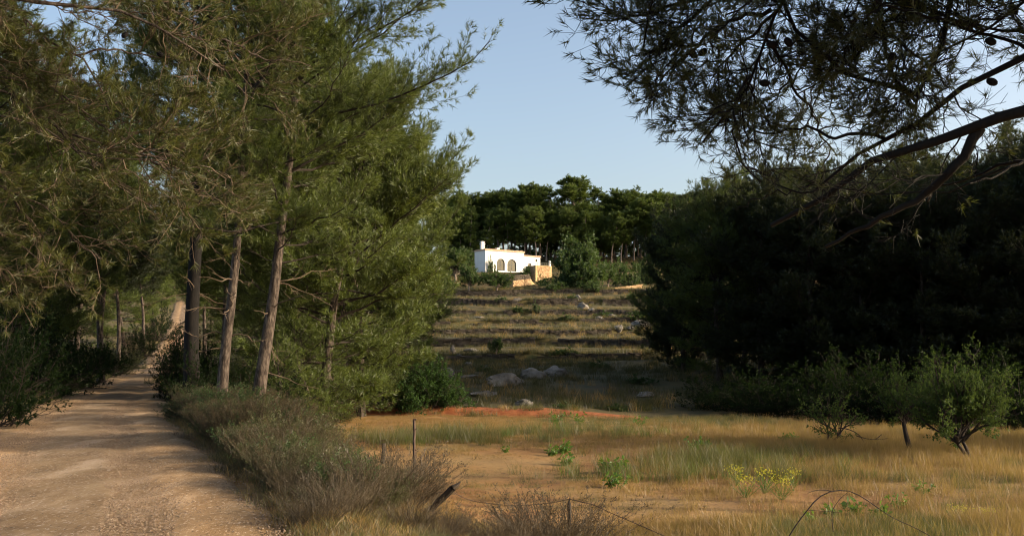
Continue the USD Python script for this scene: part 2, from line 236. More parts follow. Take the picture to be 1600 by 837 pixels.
def hgt(x, y):
    x = np.asarray(x, float); y = np.asarray(y, float); x, y = np.broadcast_arrays(x, y)
    c, rz = ROADX(np.clip(y, -40, 220)), ROADZ(np.clip(y, -40, 220)); s = x - c
    far = sstep(200, 230, y)
    wid = 4.6 + 0.10 * np.maximum(0, y - 55)
    hz = hillz(x, y); e = EDGE(np.clip(x, -30, 60))
    hz = hz + 0.17 * sstep(e - .1, e + .5, y) * (1 - sstep(e + 3, e + 9, y)) * sstep(-14, -9, x) * (1 - sstep(1, 5, x))
    left = rz + 0.55 * sstep(2.7, 6, -s) + 0.018 * np.maximum(0, -s - 3)
    z = np.where(s > 0, rz + (hz - rz) * sstep(2.5, 2.5 + wid, s), left)
    z = z * (1 - far) + far * hz
    z = z + 0.10 * (meshkit.noise(np.stack([x * .7, y * .7, x * 0], -1), 5) - .5) * sstep(2.6, 4.0, np.abs(s))
    return z
def ray(u, v):
    a = np.array([(u - 800) / FPX, 1.0, (418.5 - v) / FPX]); c, s = math.cos(PITCH), math.sin(PITCH)
    return np.array([a[0], a[1] * c - a[2] * s, a[1] * s + a[2] * c])
def PX(u, v, d):                                              # the point at distance d along y
    r = ray(u, v); return EYE + r * (d / r[1])
def GX(u, d):                                                # ground point below picture column u at distance d
    x = ray(u, 545)[0] / ray(u, 545)[1] * d; return np.array([x, d, float(hgt(x, d))])
def GP(u, v, d0=8, d1=260):                                   # first ground point on the ray
    d = np.arange(d0, d1, 0.25); r = ray(u, v); p = EYE + np.outer(d / r[1], r); g = hgt(p[:, 0], p[:, 1])
    k = np.nonzero(p[:, 2] <= g)[0]; k = k[0] if len(k) else len(d) - 1
    return np.array([p[k, 0], p[k, 1], g[k]])
def grid(xs, ys, zf, keep=None):
    X, Y = np.meshgrid(xs, ys); Z = zf(X, Y); V = np.stack([X, Y, Z], -1).reshape(-1, 3); n = len(xs)
    j, i = np.meshgrid(np.arange(len(ys) - 1), np.arange(n - 1), indexing='ij'); q = np.stack([j * n + i, j * n + i + 1, (j + 1) * n + i + 1, (j + 1) * n + i], -1).reshape(-1, 4)
    if keep is not None:
        c = V[q].mean(1); q = q[keep(c[:, 0], c[:, 1])]
    F = np.vstack([q[:, [0, 1, 2]], q[:, [0, 2, 3]]]); used = np.unique(F); m = np.zeros(len(V), int); m[used] = np.arange(len(used))
    return V[used], m[F]
def gsink(x, y):
    z = hgt(x, y); s = x - ROADX(np.clip(y, -40, 220)); e = EDGE(np.clip(x, -30, 60))
    inroad = (np.abs(s) < 2.3) & (y > -20) & (y < 205)
    infield = (s > 2.0) & (y > 3.5) & (y < e + 1.2 + 4.5 * sstep(4, 9, x)) & (x < 58)
    return z - np.where(inroad | infield, 0.12, 0)
xs = np.concatenate([-np.geomspace(900, 62, 14), np.arange(-60, 60.1, 1.0), np.geomspace(62, 900, 14)])
ys = np.concatenate([np.arange(-60, -10, 5), np.arange(-10, 60, .75), np.arange(60, 172, .5), np.arange(172, 262, 1.5), np.geomspace(263, 1500, 14)])
obj('ground', grid(xs, ys, gsink), 'hill_soil', smooth=True, kind='structure')
def fieldz(x, y): return hgt(x, y) + .012 + 0.07 * (meshkit.fbm(np.stack([x * 1.6, y * 1.6, x * 0], -1), 3, 9) - .5)
fs, fy = np.concatenate([np.arange(2.0, 12, .3), np.arange(12, 75, .45)]), np.linspace(0, 1, 150)
S_, Y_ = np.meshgrid(fs, fy); Y_ = 3 + Y_ * 40; X_ = ROADX(Y_) + S_; e_ = EDGE(np.clip(X_, -30, 60)) + .3 + 4.5 * sstep(4, 9, X_); Y_ = 3 + (Y_ - 3) / 40 * (e_ - 3); X_ = ROADX(Y_) + S_
n = len(fs); j, i = np.meshgrid(np.arange(len(fy) - 1), np.arange(n - 1), indexing='ij'); q = np.stack([j * n + i, j * n + i + 1, (j + 1) * n + i + 1, (j + 1) * n + i], -1).reshape(-1, 4)
obj('dry_field', (np.stack([X_, Y_, fieldz(X_, Y_) - .075 * (1 - sstep(2.25, 2.9, S_))], -1).reshape(-1, 3), q), 'field_soil', smooth=True, kind='structure')
# the road: a sheet of its own with wheel ruts and an uneven edge
rs, rv = np.linspace(-1, 1, 27), np.concatenate([np.arange(-15, 40, .3), np.arange(40, 205, .8)])
S, Y = np.meshgrid(rs, rv); half = np.interp(Y, [0, 18, 37, 205], [2.4, 2.3, 1.9, 1.8]) + .5 * (meshkit.fbm(np.stack([Y * .8, S * 0 + np.sign(S) * 7, S * 0], -1), 3, 2) - .5)
X = ROADX(Y) + S * half
Z = hgt(X, Y) + .03 - .035 * (np.exp(-((S * 2.35 - .95) / .28) ** 2) + np.exp(-((S * 2.35 + .75) / .28) ** 2)) + .03 * (meshkit.fbm(np.stack([X * 2.2, Y * 2.2, X * 0], -1), 3, 4) - .5) - .08 * np.maximum(0, np.abs(S) - .9) / .1
V = np.stack([X, Y, Z], -1).reshape(-1, 3); n = len(rs)
j, i = np.meshgrid(np.arange(len(rv) - 1), np.arange(n - 1), indexing='ij'); q = np.stack([j * n + i, j * n + i + 1, (j + 1) * n + i + 1, (j + 1) * n + i], -1).reshape(-1, 4)
rd = usdkit.mesh(stage, '/World/' + free('/World', 'dirt_road'), (V, q), '/World/Looks/road_gravel', smooth=True, uv=np.stack([S.ravel(), Y.ravel()], -1)); tag(rd, kind='structure')
# the cut bank of bare red earth at the far edge of the field
bu, bt = np.arange(-9.5, 5.0, .15), np.linspace(-.55, 1.9, 20)
U, T = np.meshgrid(bu, bt); BY = EDGE(U) + T + .25 * (meshkit.noise(np.stack([U * .8, T * 0, T * 0], -1), 6) - .5)
BZ = hgt(U, BY) + .035 + .10 * (meshkit.fbm(np.stack([U * 2.5, BY * 2.5, U * 0], -1), 4, 8) - .5) * (1 - np.abs(T - .65) / 1.4).clip(0, 1) - .08 * (np.abs(T - .675) > 1.12)
n = len(bu); V = np.stack([U, BY, BZ], -1).reshape(-1, 3)
j, i = np.meshgrid(np.arange(len(bt) - 1), np.arange(n - 1), indexing='ij'); q = np.stack([j * n + i, j * n + i + 1, (j + 1) * n + i + 1, (j + 1) * n + i], -1).reshape(-1, 4)
obj('red_earth_bank', (V, q), 'red_soil', smooth=True, kind='structure')

# ------------------------------------------------------------------ plant builders
def prof_round(x): return np.sin(PI * np.clip(.10 + .84 * x, 0, 1)) ** .75
def prof_umbrella(x): return np.clip(np.sin(PI * np.clip(.25 + .70 * x, 0, 1)), 0, 1) ** .6
def prof_cone(x): return np.clip(1.02 - .85 * x, 0, 1) ** .8
def pine(parent, rng, H=13, r0=.19, base=.28, spread=4.2, nb=60, trunk=None, prof=prof_round, sd=7.5, td=10.0, per=23, nl=.14, nw=.0125, mat_n='pine_needles', bark='pine_bark', twig='grey_twigs', dead=14, e0=2, e1=55, side=None, tw=.30, sides=10):
    K = 18
    if trunk is None:
        z = np.linspace(0, H, 6); trunk = np.stack([np.cumsum(rng.normal(size=6) * .028 * H) * (z / H), np.cumsum(rng.normal(size=6) * .028 * H) * (z / H), z], -1)
    P = resample(trunk, K)[None]; H = P[0, -1, 2]
    t = np.linspace(0, 1, K); R = r0 * (1 - .88 * t ** 1.1) * (1 + .45 * np.exp(-t * 26))
    v, f = tubes(P, R[None], sides); v = v + (meshkit.noise(v * [7, 7, 2.2], 1)[:, None] - .5) * .10 * r0 * unit(v - np.c_[np.interp(v[:, 2], P[0, :, 2], P[0, :, 0]), np.interp(v[:, 2], P[0, :, 2], P[0, :, 1]), v[:, 2]] + 1e-6)
    obj('trunk', (v, f), bark, parent, smooth=True)
    x = np.sort(rng.random(nb)) ** .95; tt = base + (.985 - base) * x
    g = tt * (K - 1); i = np.minimum(g.astype(int), K - 2); fr = (g - i)[:, None]; pos = P[0, i] * (1 - fr) + P[0, i + 1] * fr
    az = np.arange(nb) * 2.39996 + rng.normal(size=nb) * .5
    L = spread * prof(x) * (.62 + .5 * rng.random(nb)) + .25
    if side is not None: L = L * (1 + side[1] * np.cos(az - side[0]))
    el = np.radians(e0 + (e1 - e0) * x ** 1.3 + rng.normal(size=nb) * 9)
    d = np.stack([np.cos(az) * np.cos(el), np.sin(az) * np.cos(el), np.sin(el)], -1)
    s = np.linspace(0, 1, 9)[None, :, None]; l = L[:, None, None]
    A = pos[:, None] + d[:, None] * l * s + np.array([0, 0, 1.]) * l * (.22 * s ** 2.2 - .10 * s)
    A[:, 1:] += np.cumsum(rng.normal(size=(nb, 8, 3)), 1) * (.018 * l)
    B, tb, ib = spawn(rng, A, sd, .22, 1.0, 48, 12, lambda t, L: .36 * L * (1.15 - t) + .22, 5, flat=.7, up=.12, curl=.16, wob=.14)
    C, tc, ic = spawn(rng, np.concatenate([B, A[:, 4:]]) if False else B, td, .12, 1.0, 42, 14, lambda t, L: tw * (.7 + .5 * (1 - t)) + 0 * L, 3, flat=.35, up=.16, curl=.14, wob=.08)
    C2, _, _ = spawn(rng, A, td * .6, .45, 1.0, 42, 14, lambda t, L: tw * 1.1 + 0 * t, 3, flat=.35, up=.2, curl=.14, wob=.08)
    tips = np.concatenate([C, C2])
    wood = [tubes(A, (np.clip(.011 * L, .008, .045)[:, None] * np.linspace(1, .18, 9)[None]), 5), tubes(B, np.broadcast_to(np.linspace(.007, .003, 5), (len(B), 5)), 3)]
    if dead:
        n = dead; td_ = base * (.35 + .75 * rng.random(n)); g = td_ * (K - 1); i = np.minimum(g.astype(int), K - 2); pd = P[0, i]
        az = rng.random(n) * 2 * PI; dd = np.stack([np.cos(az), np.sin(az), rng.normal(size=n) * .25], -1); ld = (.35 + .5 * rng.random(n)) * spread * .5
        Dp = pd[:, None] + dd[:, None] * ld[:, None, None] * np.linspace(0, 1, 6)[None, :, None]; Dp[:, 1:] += np.cumsum(rng.normal(size=(n, 5, 3)), 1) * .06
        D2, _, _ = spawn(rng, Dp, 3.5, .2, 1, 50, 15, lambda t, L: .3 * L * (1.2 - t), 4, flat=.4, up=0, curl=0, wob=.2)
        dw = [tubes(Dp, np.broadcast_to(np.linspace(.018, .005, 6), (n, 6)), 4)] + ([tubes(D2, np.broadcast_to(np.linspace(.008, .003, 4), (len(D2), 4)), 3)] if len(D2) else [])
        obj('dead_branches', merge(*dw), twig, parent, kind='stuff')
    obj('branches', merge(*wood), 'dark_bark', parent, kind='stuff')
    obj('crown', needles(rng, tips, per, nl, nw), mat_n, parent, kind='stuff')
    return len(tips) * per
def broadleaf(parent, rng, H=3, W=3.2, th=.7, nb=14, sd=7, td=12, per=12, ll=.06, lw=.03, mat_l='almond_leaves', bark='dark_bark', r0=.07, lean=(.1, .1), tw=.22, multi=1, el0=18):
    wood, A = [], []
    for k in range(multi):
        top = np.array([lean[0] + (rng.normal() * .25 if multi > 1 else 0), lean[1] + (rng.normal() * .25 if multi > 1 else 0), th])
        b = np.array([rng.normal() * .06 * (multi > 1), rng.normal() * .06 * (multi > 1), -.06])
        tr = resample([b, top * .5 + [rng.normal() * .05, rng.normal() * .05, 0], top], 8)[None]
        wood.append(tubes(tr, (r0 / multi ** .5 * np.linspace(1.25, .75, 8))[None], 9))
        m = nb // multi; az = np.arange(m) * 2.4 + rng.random(m); x = rng.random(m); el = np.radians(el0 + (80 - el0) * x)
        d = np.stack([np.cos(az) * np.cos(el), np.sin(az) * np.cos(el), np.sin(el)], -1)
        L = 1 / np.sqrt((np.cos(el) / (W / 2)) ** 2 + (np.sin(el) / (H - th)) ** 2) * (.75 + .3 * rng.random(m))
        p0 = tr[0, -1] + (tr[0, 4] - tr[0, -1]) * rng.random((m, 1)) * .5
        s = np.linspace(0, 1, 8)[None, :, None]; P = p0[:, None] + d[:, None] * L[:, None, None] * s; P[:, 1:] += np.cumsum(rng.normal(size=(m, 7, 3)), 1) * (.035 * L[:, None, None]); A.append(P)
    A = np.concatenate(A); obj('trunk', merge(*wood), bark, parent, smooth=True)
    L = lengths(A)
    B, _, _ = spawn(rng, A, sd, .2, 1, 45, 14, lambda t, L: .38 * L * (1.1 - t) + .1 * W * .3, 5, flat=.3, up=.12, curl=.1, wob=.18)
    C, _, _ = spawn(rng, np.concatenate([B, A[:, 3:]]) if False else B, td, .1, 1, 45, 16, lambda t, L: tw + 0 * t, 3, flat=.2, up=.15, curl=.1, wob=.1)
    C2, _, _ = spawn(rng, A, td * .6, .35, 1, 45, 16, lambda t, L: tw + 0 * t, 3, flat=.2, up=.15, curl=.1, wob=.1)
    C = np.concatenate([C, C2])
    obj('branches', merge(tubes(A, np.clip(.016 * L, .006, .06)[:, None] * np.linspace(1, .25, 8)[None], 5), tubes(B, np.broadcast_to(np.linspace(.006, .002, 5), (len(B), 5)), 3)), bark, parent, kind='stuff')
    obj('crown', leaves(rng, C, per, ll, lw), mat_l, parent, kind='stuff')
    return len(C) * per * 2
def shrub(parent, rng, W=2.5, H=1.4, nb=40, sd=7, td=9, per=12, ll=.06, lw=.025, mat_l='shrub_leaves', tw=.22, lump=.35):
    az = np.arange(nb) * 2.39996; x = (np.arange(nb) + .5) / nb; el = np.arcsin(np.clip(x * 1.0, 0, 1)); d = np.stack([np.cos(az) * np.cos(el), np.sin(az) * np.cos(el), np.sin(el)], -1)
    L = 1 / np.sqrt((np.cos(el) / (W / 2)) ** 2 + (np.sin(el) / H) ** 2) * (1 - lump + 2 * lump * meshkit.noise(d * 2.2 + 5, int(rng.integers(99)))) * .92
    p0 = np.c_[rng.normal(size=(nb, 2)) * .08 * W, np.full(nb, -.03)]
    s = np.linspace(0, 1, 7)[None, :, None]; A = p0[:, None] + d[:, None] * L[:, None, None] * s; A[:, 1:] += np.cumsum(rng.normal(size=(nb, 6, 3)), 1) * (.03 * L[:, None, None])
    B, _, _ = spawn(rng, A, sd, .3, 1, 42, 14, lambda t, L: .32 * L * (1.15 - t) + .1, 4, flat=.2, up=.2, curl=.12, wob=.12)
    C, _, _ = spawn(rng, B, td, .1, 1, 42, 16, lambda t, L: tw + 0 * t, 3, flat=.2, up=.22, curl=.1, wob=.1)
    obj('stems', merge(tubes(A, np.broadcast_to(np.linspace(.016, .004, 7), (nb, 7)), 4), tubes(B, np.broadcast_to(np.linspace(.006, .002, 4), (len(B), 4)), 3)), 'dark_bark', parent, kind='stuff')
    obj('foliage', leaves(rng, C, per, ll, lw), mat_l, parent, kind='stuff')
    return len(C) * per * 2
def brush(parent, rng, W=1.2, H=1.1, ns=90, sd=10, per=5, leaf='verge_leaves', stem='brown_stems', w=.007, ll=.05, lw=.019, fan=.5):
    """stiff dry stems that fan out from the base, side shoots, small narrow leaves"""
    az = rng.random(ns) * 2 * PI; rr = np.sqrt(rng.random(ns)); p0 = np.stack([np.cos(az) * rr * W * .3, np.sin(az) * rr * W * .3, np.full(ns, -.04)], -1)
    d = unit(np.stack([np.cos(az) * rr * fan + rng.normal(size=ns) * .16, np.sin(az) * rr * fan + rng.normal(size=ns) * .16, np.ones(ns)], -1)); L = H * (.55 + .55 * rng.random(ns))
    s = np.linspace(0, 1, 6)[None, :, None]; out = np.stack([np.cos(az), np.sin(az), 0 * az], -1)
    A = p0[:, None] + d[:, None] * L[:, None, None] * s + out[:, None] * L[:, None, None] * s ** 2.2 * .22 + rng.normal(size=(ns, 1, 3)) * [.1, .1, 0] * s ** 2
    A[:, 1:] += np.cumsum(rng.normal(size=(ns, 5, 3)), 1) * .016
    B, _, _ = spawn(rng, A, sd, .25, 1, 32, 10, lambda t, L: .28 * L * (1.2 - t) + .04, 4, flat=.1, up=.25, curl=.12, wob=.12)
    obj('stems', merge(ribbons(rng, A, w, w * .35), ribbons(rng, A, w, w * .35), ribbons(rng, B, w * .6, w * .2)), stem, parent, kind='stuff')
    obj('leaves', merge(leaves(rng, B, per, ll, lw), leaves(rng, A, per * 2, ll, lw)), leaf, parent, kind='stuff')
def weed(parent, rng, H=.4, W=.5, ns=9, per=7, ll=.11, lw=.08, mat_l='weed_leaves'):
    az = np.arange(ns) * 2.4 + rng.random(ns); d = unit(np.stack([np.cos(az) * .8, np.sin(az) * .8, .7 + rng.random(ns)], -1)); L = H * (.6 + .6 * rng.random(ns))
    A = np.array([0, 0, -.03]) + d[:, None] * L[:, None, None] * np.linspace(0, 1, 5)[None, :, None]; A[:, 1:] += np.cumsum(rng.normal(size=(ns, 4, 3)), 1) * .012
    obj('stems', tubes(A, np.broadcast_to(np.linspace(.006, .003, 5), (ns, 5)), 4), mat_l, parent, kind='stuff')
    obj('leaves', leaves(rng, A, per, ll, lw, s0=.25, a0=40, a1=95), mat_l, parent, kind='stuff')
def clump(rng, n, H, R, w, bend=.35, K=4):
    az = rng.random(n) * 2 * PI; rr = np.sqrt(rng.random(n)) * R; p0 = np.stack([np.cos(az) * rr, np.sin(az) * rr, np.full(n, -.02)], -1)
    a2 = rng.random(n) * 2 * PI; lean = .28 * rng.random(n); L = H * (.5 + .65 * rng.random(n))
    d = unit(np.stack([np.cos(a2) * lean, np.sin(a2) * lean, np.ones(n)], -1)); s = np.linspace(0, 1, K)[None, :, None]
    P = p0[:, None] + d[:, None] * L[:, None, None] * s + np.stack([np.cos(a2), np.sin(a2), -.25 + 0 * a2], -1)[:, None] * (bend * rng.random(n) * L)[:, None, None] * s ** 2
    return ribbons(rng, P, w, w * .15)
def instancer(name, protos, pts, rot, sc, idx, parent=None):
    base = '/World' if parent is None else parent.GetPath().pathString
    pi = UsdGeom.PointInstancer.Define(stage, base + '/' + free(base, name)); path = pi.GetPath().pathString
    rel = pi.CreatePrototypesRel()
    for k, (m, mt) in enumerate(protos):
        p = usdkit.mesh(stage, f'{path}/source/{name}_{k:03d}' if False else f'{path}/{name}_tuft_{k + 1:03d}', m, '/World/Looks/' + mt); rel.AddTarget(p.GetPath())
    n = len(pts); h = rot / 2
    pi.CreatePositionsAttr(Vt.Vec3fArray.FromNumpy(np.asarray(pts, np.float32))); pi.CreateProtoIndicesAttr(Vt.IntArray.FromNumpy(np.asarray(idx, np.int32)))
    pi.CreateOrientationsAttr(Vt.QuathArray([Gf.Quath(float(np.cos(a)), 0, 0, float(np.sin(a))) for a in h]))
    pi.CreateScalesAttr(Vt.Vec3fArray.FromNumpy(np.asarray(sc, np.float32)))
    return pi.GetPrim()


# ------------------------------------------------------------------ the white farmhouse on the hill
HA = math.atan2(.57, .82); HC = PX(758, 424, 193)
house = thing('white_farmhouse', 'whitewashed farmhouse with two arched windows and a chimney on the hill', 'house', HC, HA)
def arch(cx, w, h, z0, k=12):
    a = np.linspace(0, PI, k); r = w / 2
    return Polygon([(cx - r, z0)] + [(cx - r * math.cos(t), z0 + h - r + r * math.sin(t)) for t in a] + [(cx + r, z0)])
def panel(poly, y0, y1):                                        # an outline in the wall's plane -> a slab between y0 and y1
    m = trimesh.creation.extrude_polygon(poly, y1 - y0, engine='earcut'); v = np.array(m.vertices)
    return np.c_[v[:, 0], y1 - v[:, 2], v[:, 1]], np.array(m.faces)
a1, a2 = arch(3.7, 1.9, 2.35, .35), arch(6.35, 2.2, 2.45, .25)
facade = sbox(0, -1.2, 9.3, 4.15).difference(a1).difference(a2)
obj('wall', merge(panel(facade, 0, .4), bx(0, .4, .402, 3.8, -1.2, 4.15), bx(8.9, 9.3, .402, 3.8, -1.2, 4.15), bx(.402, 8.898, 3.4, 3.8, -1.2, 4.15)), 'whitewash', house, label='white lime-washed walls of the main block')
obj('roof', merge(bx(-.14, 9.44, -.14, 3.94, 4.152, 4.40), bx(.1, 9.2, .1, 3.7, 4.402, 4.5)), 'terracotta', house)
chim = obj('chimney', merge(bx(.15, .85, 1.5, 2.1, 4.502, 5.5), bx(.05, .95, 1.4, 2.2, 5.502, 5.66), bx(.2, .8, 1.55, 2.05, 5.662, 5.95), bx(.1, .9, 1.45, 2.15, 5.952, 6.05)), 'whitewash', house)
obj('roof_vent', merge(bx(4.6, 5.2, 2.6, 3.2, 4.502, 5.05), bx(4.5, 5.3, 2.5, 3.3, 5.052, 5.15)), 'whitewash', house)
for (cx, w, h, z0) in ((3.7, 1.9, 2.35, .35), (6.35, 2.2, 2.45, .25)):
    o = arch(cx, w, h, z0); inn = o.buffer(-.10)
    fr = obj('window', merge(panel(o.difference(inn), .20, .30), panel(sbox(cx - .04, z0 + .1, cx + .04, z0 + h - .1), .215, .285), panel(sbox(cx - w / 2 + .1, z0 + h * .52, cx + w / 2 - .1, z0 + h * .52 + .08), .21, .29)), 'dark_frame', house)
    obj('pane', panel(inn, .24, .26), 'window_glass', fr)
obj('floor', bx(.402, 8.898, .402, 3.398, -.3, -.2), 'terracotta', house)
holes = [(10.9, .75, .65, 1.15), (12.55, .5, 2.2, .55), (12.55, .5, .9, .6)]
ann = sbox(9.303, -1.2, 13.5, 3.5)
for cx, w, z0, h in holes: ann = ann.difference(sbox(cx - w / 2, z0 + .3, cx + w / 2, z0 + .3 + h))
obj('annex_wall', merge(panel(ann, .25, .6), bx(13.1, 13.5, .602, 3.6, -1.2, 3.5), bx(9.303, 13.098, 3.2, 3.6, -1.2, 3.5)), 'whitewash', house, label='white wall of the lower annex with small square windows')
obj('annex_roof', bx(9.445, 13.62, .12, 3.72, 3.502, 3.74), 'terracotta', house)
for cx, w, z0, h in holes:
    fr = obj('window', merge(panel(sbox(cx - w / 2, z0 + .3, cx + w / 2, z0 + .3 + h).difference(sbox(cx - w / 2 + .06, z0 + .36, cx + w / 2 - .06, z0 + .24 + h)), .38, .46)), 'dark_frame', house)
    obj('pane', panel(sbox(cx - w / 2 + .06, z0 + .36, cx + w / 2 - .06, z0 + .24 + h), .41, .43), 'window_glass', fr)
rng = np.random.default_rng(5)
# low white parapet and the stone terraces below the house
def at_house(lx, ly, lz=0): c, s = math.cos(HA), math.sin(HA); return HC + np.array([lx * c - ly * s, lx * s + ly * c, lz])
gp = thing('garden_parapet', 'low white parapet in front of the farmhouse arches', 'parapet', at_house(4.9, -1.6, -.9), HA)
obj('coping', bx(-.05, 3.75, -.2, .2, .95, 1.03), 'whitewash', gp); obj('base', bx(0, 3.7, -.15, .15, -.6, .948), 'whitewash', gp)
def stones(L, H, T, rng, w=.42, h=.2, jit=.04, zfun=None):
    """a dry-laid wall of single blocks along +x, its face towards -y; tops follow zfun(x)"""
    ms, x = [], 0.0
    z = 0.0; row = 0
    while z < H:
        hh = min(h * (.75 + .5 * rng.random()), H - z + .03); x = -rng.random() * w
        while x < L:
            ww = w * (.55 + .9 * rng.random()); z0 = 0 if zfun is None else zfun(x)
            v, f = bx(x + .012, x + ww - .012, -jit * rng.random(), T, z + z0, z + z0 + hh - .015)
            v = v + rng.normal(size=v.shape) * [.018, .02, .014]; ms.append((v, f)); x += ww
        z += hh
    return merge(*ms)
SB = PX(837, 437, 188)
sb_ = thing('stone_outbuilding', 'square ochre stone outbuilding with a flat roof below the farmhouse annex', 'outbuilding', SB, HA)
Wd = 3.75
ow = obj('wall', merge(bx(.02, Wd - .02, .02, 3.2, -1.5, 2.62)), 'ochre_stone', sb_)
for k in range(12):                                             # corner stones, long and short
    for sx in (0, Wd):
        l = .5 if (k % 2 == 0) else .3
        x0, x1 = (-.025, l) if sx == 0 else (Wd - l, Wd + .025)
        obj('quoin', bx(x0, x1, -.03, .32 if k % 2 else .55, -.5 + k * .26, -.5 + k * .26 + .25), 'quoin_stone', ow)
v, f = stones(Wd - 1.0, 2.9, .3, rng, w=.36, h=.21, jit=.05); obj('facing', (v + [.5, -.012, -.5], f), 'ochre_stone', ow, kind='stuff')
obj('roof', bx(-.06, Wd + .06, -.06, 3.25, 2.622, 2.74), 'quoin_stone', sb_)
obj('corner_post', merge(bx(Wd - .42, Wd - .08, .02, .36, 2.742, 3.72), bx(Wd - .48, Wd - .02, -.04, .42, 3.722, 3.82)), 'whitewash', sb_)
obj('railing', merge(bx(.1, Wd - .43, .16, .21, 3.25, 3.3), bx(.1, Wd - .43, .16, .21, 2.95, 2.99), *[bx(x, x + .04, .165, .205, 2.745, 3.249) for x in np.arange(.12, Wd - .5, .42)]), 'dark_frame', sb_)
def stone_wall(name, label, p0, p1, H, mt, seed, T=.35, group=None, w=.42, h=.2):
    p0, p1 = np.asarray(p0, float), np.asarray(p1, float); d = p1 - p0; L = float(np.hypot(d[0], d[1])); r = np.random.default_rng(seed)
    t = thing(name, label, 'wall', p0, math.atan2(d[1], d[0]), group); sl = d[2] / L
    v, f = stones(L, H, T, r, w, h, zfun=lambda x: sl * x); v[:, 2] -= .25
    obj('stone_courses', (v, f), mt, t, kind='stuff'); return t
stone_wall('retaining_wall', 'grey-brown retaining wall left of the square stone outbuilding', PX(799, 439, 184), PX(826, 437.5, 186), 1.35, 'dry_stone', 31, h=.26)
stone_wall('retaining_wall', 'sunlit ochre lower retaining wall at the foot of the stone outbuilding', PX(803, 446, 181), PX(828, 443, 184), 1.15, 'ochre_stone', 32, h=.26)
stone_wall('retaining_wall', 'pale sunlit stone wall on the top terrace in front of the large round tree', (9.0, 159.3, float(hgt(9.0, 159.0)) - .1), (21.5, 165.5, float(hgt(21.5, 165.5)) - .3), 1.25, 'ochre_stone', 33, h=.25)
st = thing('stone_steps', 'short flight of ochre steps beside the stone outbuilding', 'steps', PX(828, 445, 185), HA)
for k in range(5): obj('step', bx(0, 1.2, k * .32 + .003 * k, 2.2, -.6, .22 * (k + 1)), 'quoin_stone', st)

# ------------------------------------------------------------------ terrace walls across the hillside
names = ['lowest dry stone terrace wall on the hillside, half in shadow', 'second dry stone terrace wall from the bottom of the hillside', 'third dry stone terrace wall up, above the small terrace tree', 'middle dry stone terrace wall, long and unbroken, below the big boulders',
         'dry stone terrace wall beside the boulders on the right of the hill', 'dry stone terrace wall second from the top of the hillside', 'topmost dry stone terrace wall below the farmhouse trees']
for i, (d, s) in enumerate(TERR):
    x0, x1 = -15.5, 33.0; rw = np.random.default_rng(50 + i); ms, x = [], x0; brk = [(rw.uniform(-6, 28), rw.uniform(.8, 2.5)) for _ in range(3)]
    X = np.arange(x0, x1, .1); Yw = wall_y(i, X)
    gz0, gz1 = hgt(X, Yw - 1.0), hgt(X, Yw + .5)
    base_i = float(gz0[len(X) // 2])
    t = thing('terrace_wall', names[i], 'terrace wall', (0, 0, 0), group='dry stone walls of the hillside terraces')
    while x < x1:
        w_ = .30 + .5 * rw.random(); k = min(int((x - x0) / .1), len(X) - 1); y = Yw[k]; lo, hi = gz0[k] - .1, gz1[k] + .04 + .07 * rw.random()
        if any(abs(x - b) < c for b, c in brk): hi = lo + (hi - lo) * rw.uniform(.35, .75)
        z = lo
        while z < hi - .05:
            hh = .14 + .17 * rw.random(); v, f = bx(x + .01, x + w_ - .01, y - .66 - .09 * rw.random(), y - .1, z, min(z + hh - .012, hi)); ms.append((v + rw.normal(size=v.shape) * [.025, .03, .018], f)); z += hh
        x += w_
    obj('stone_courses', merge(*ms), 'dry_stone', t, kind='stuff')

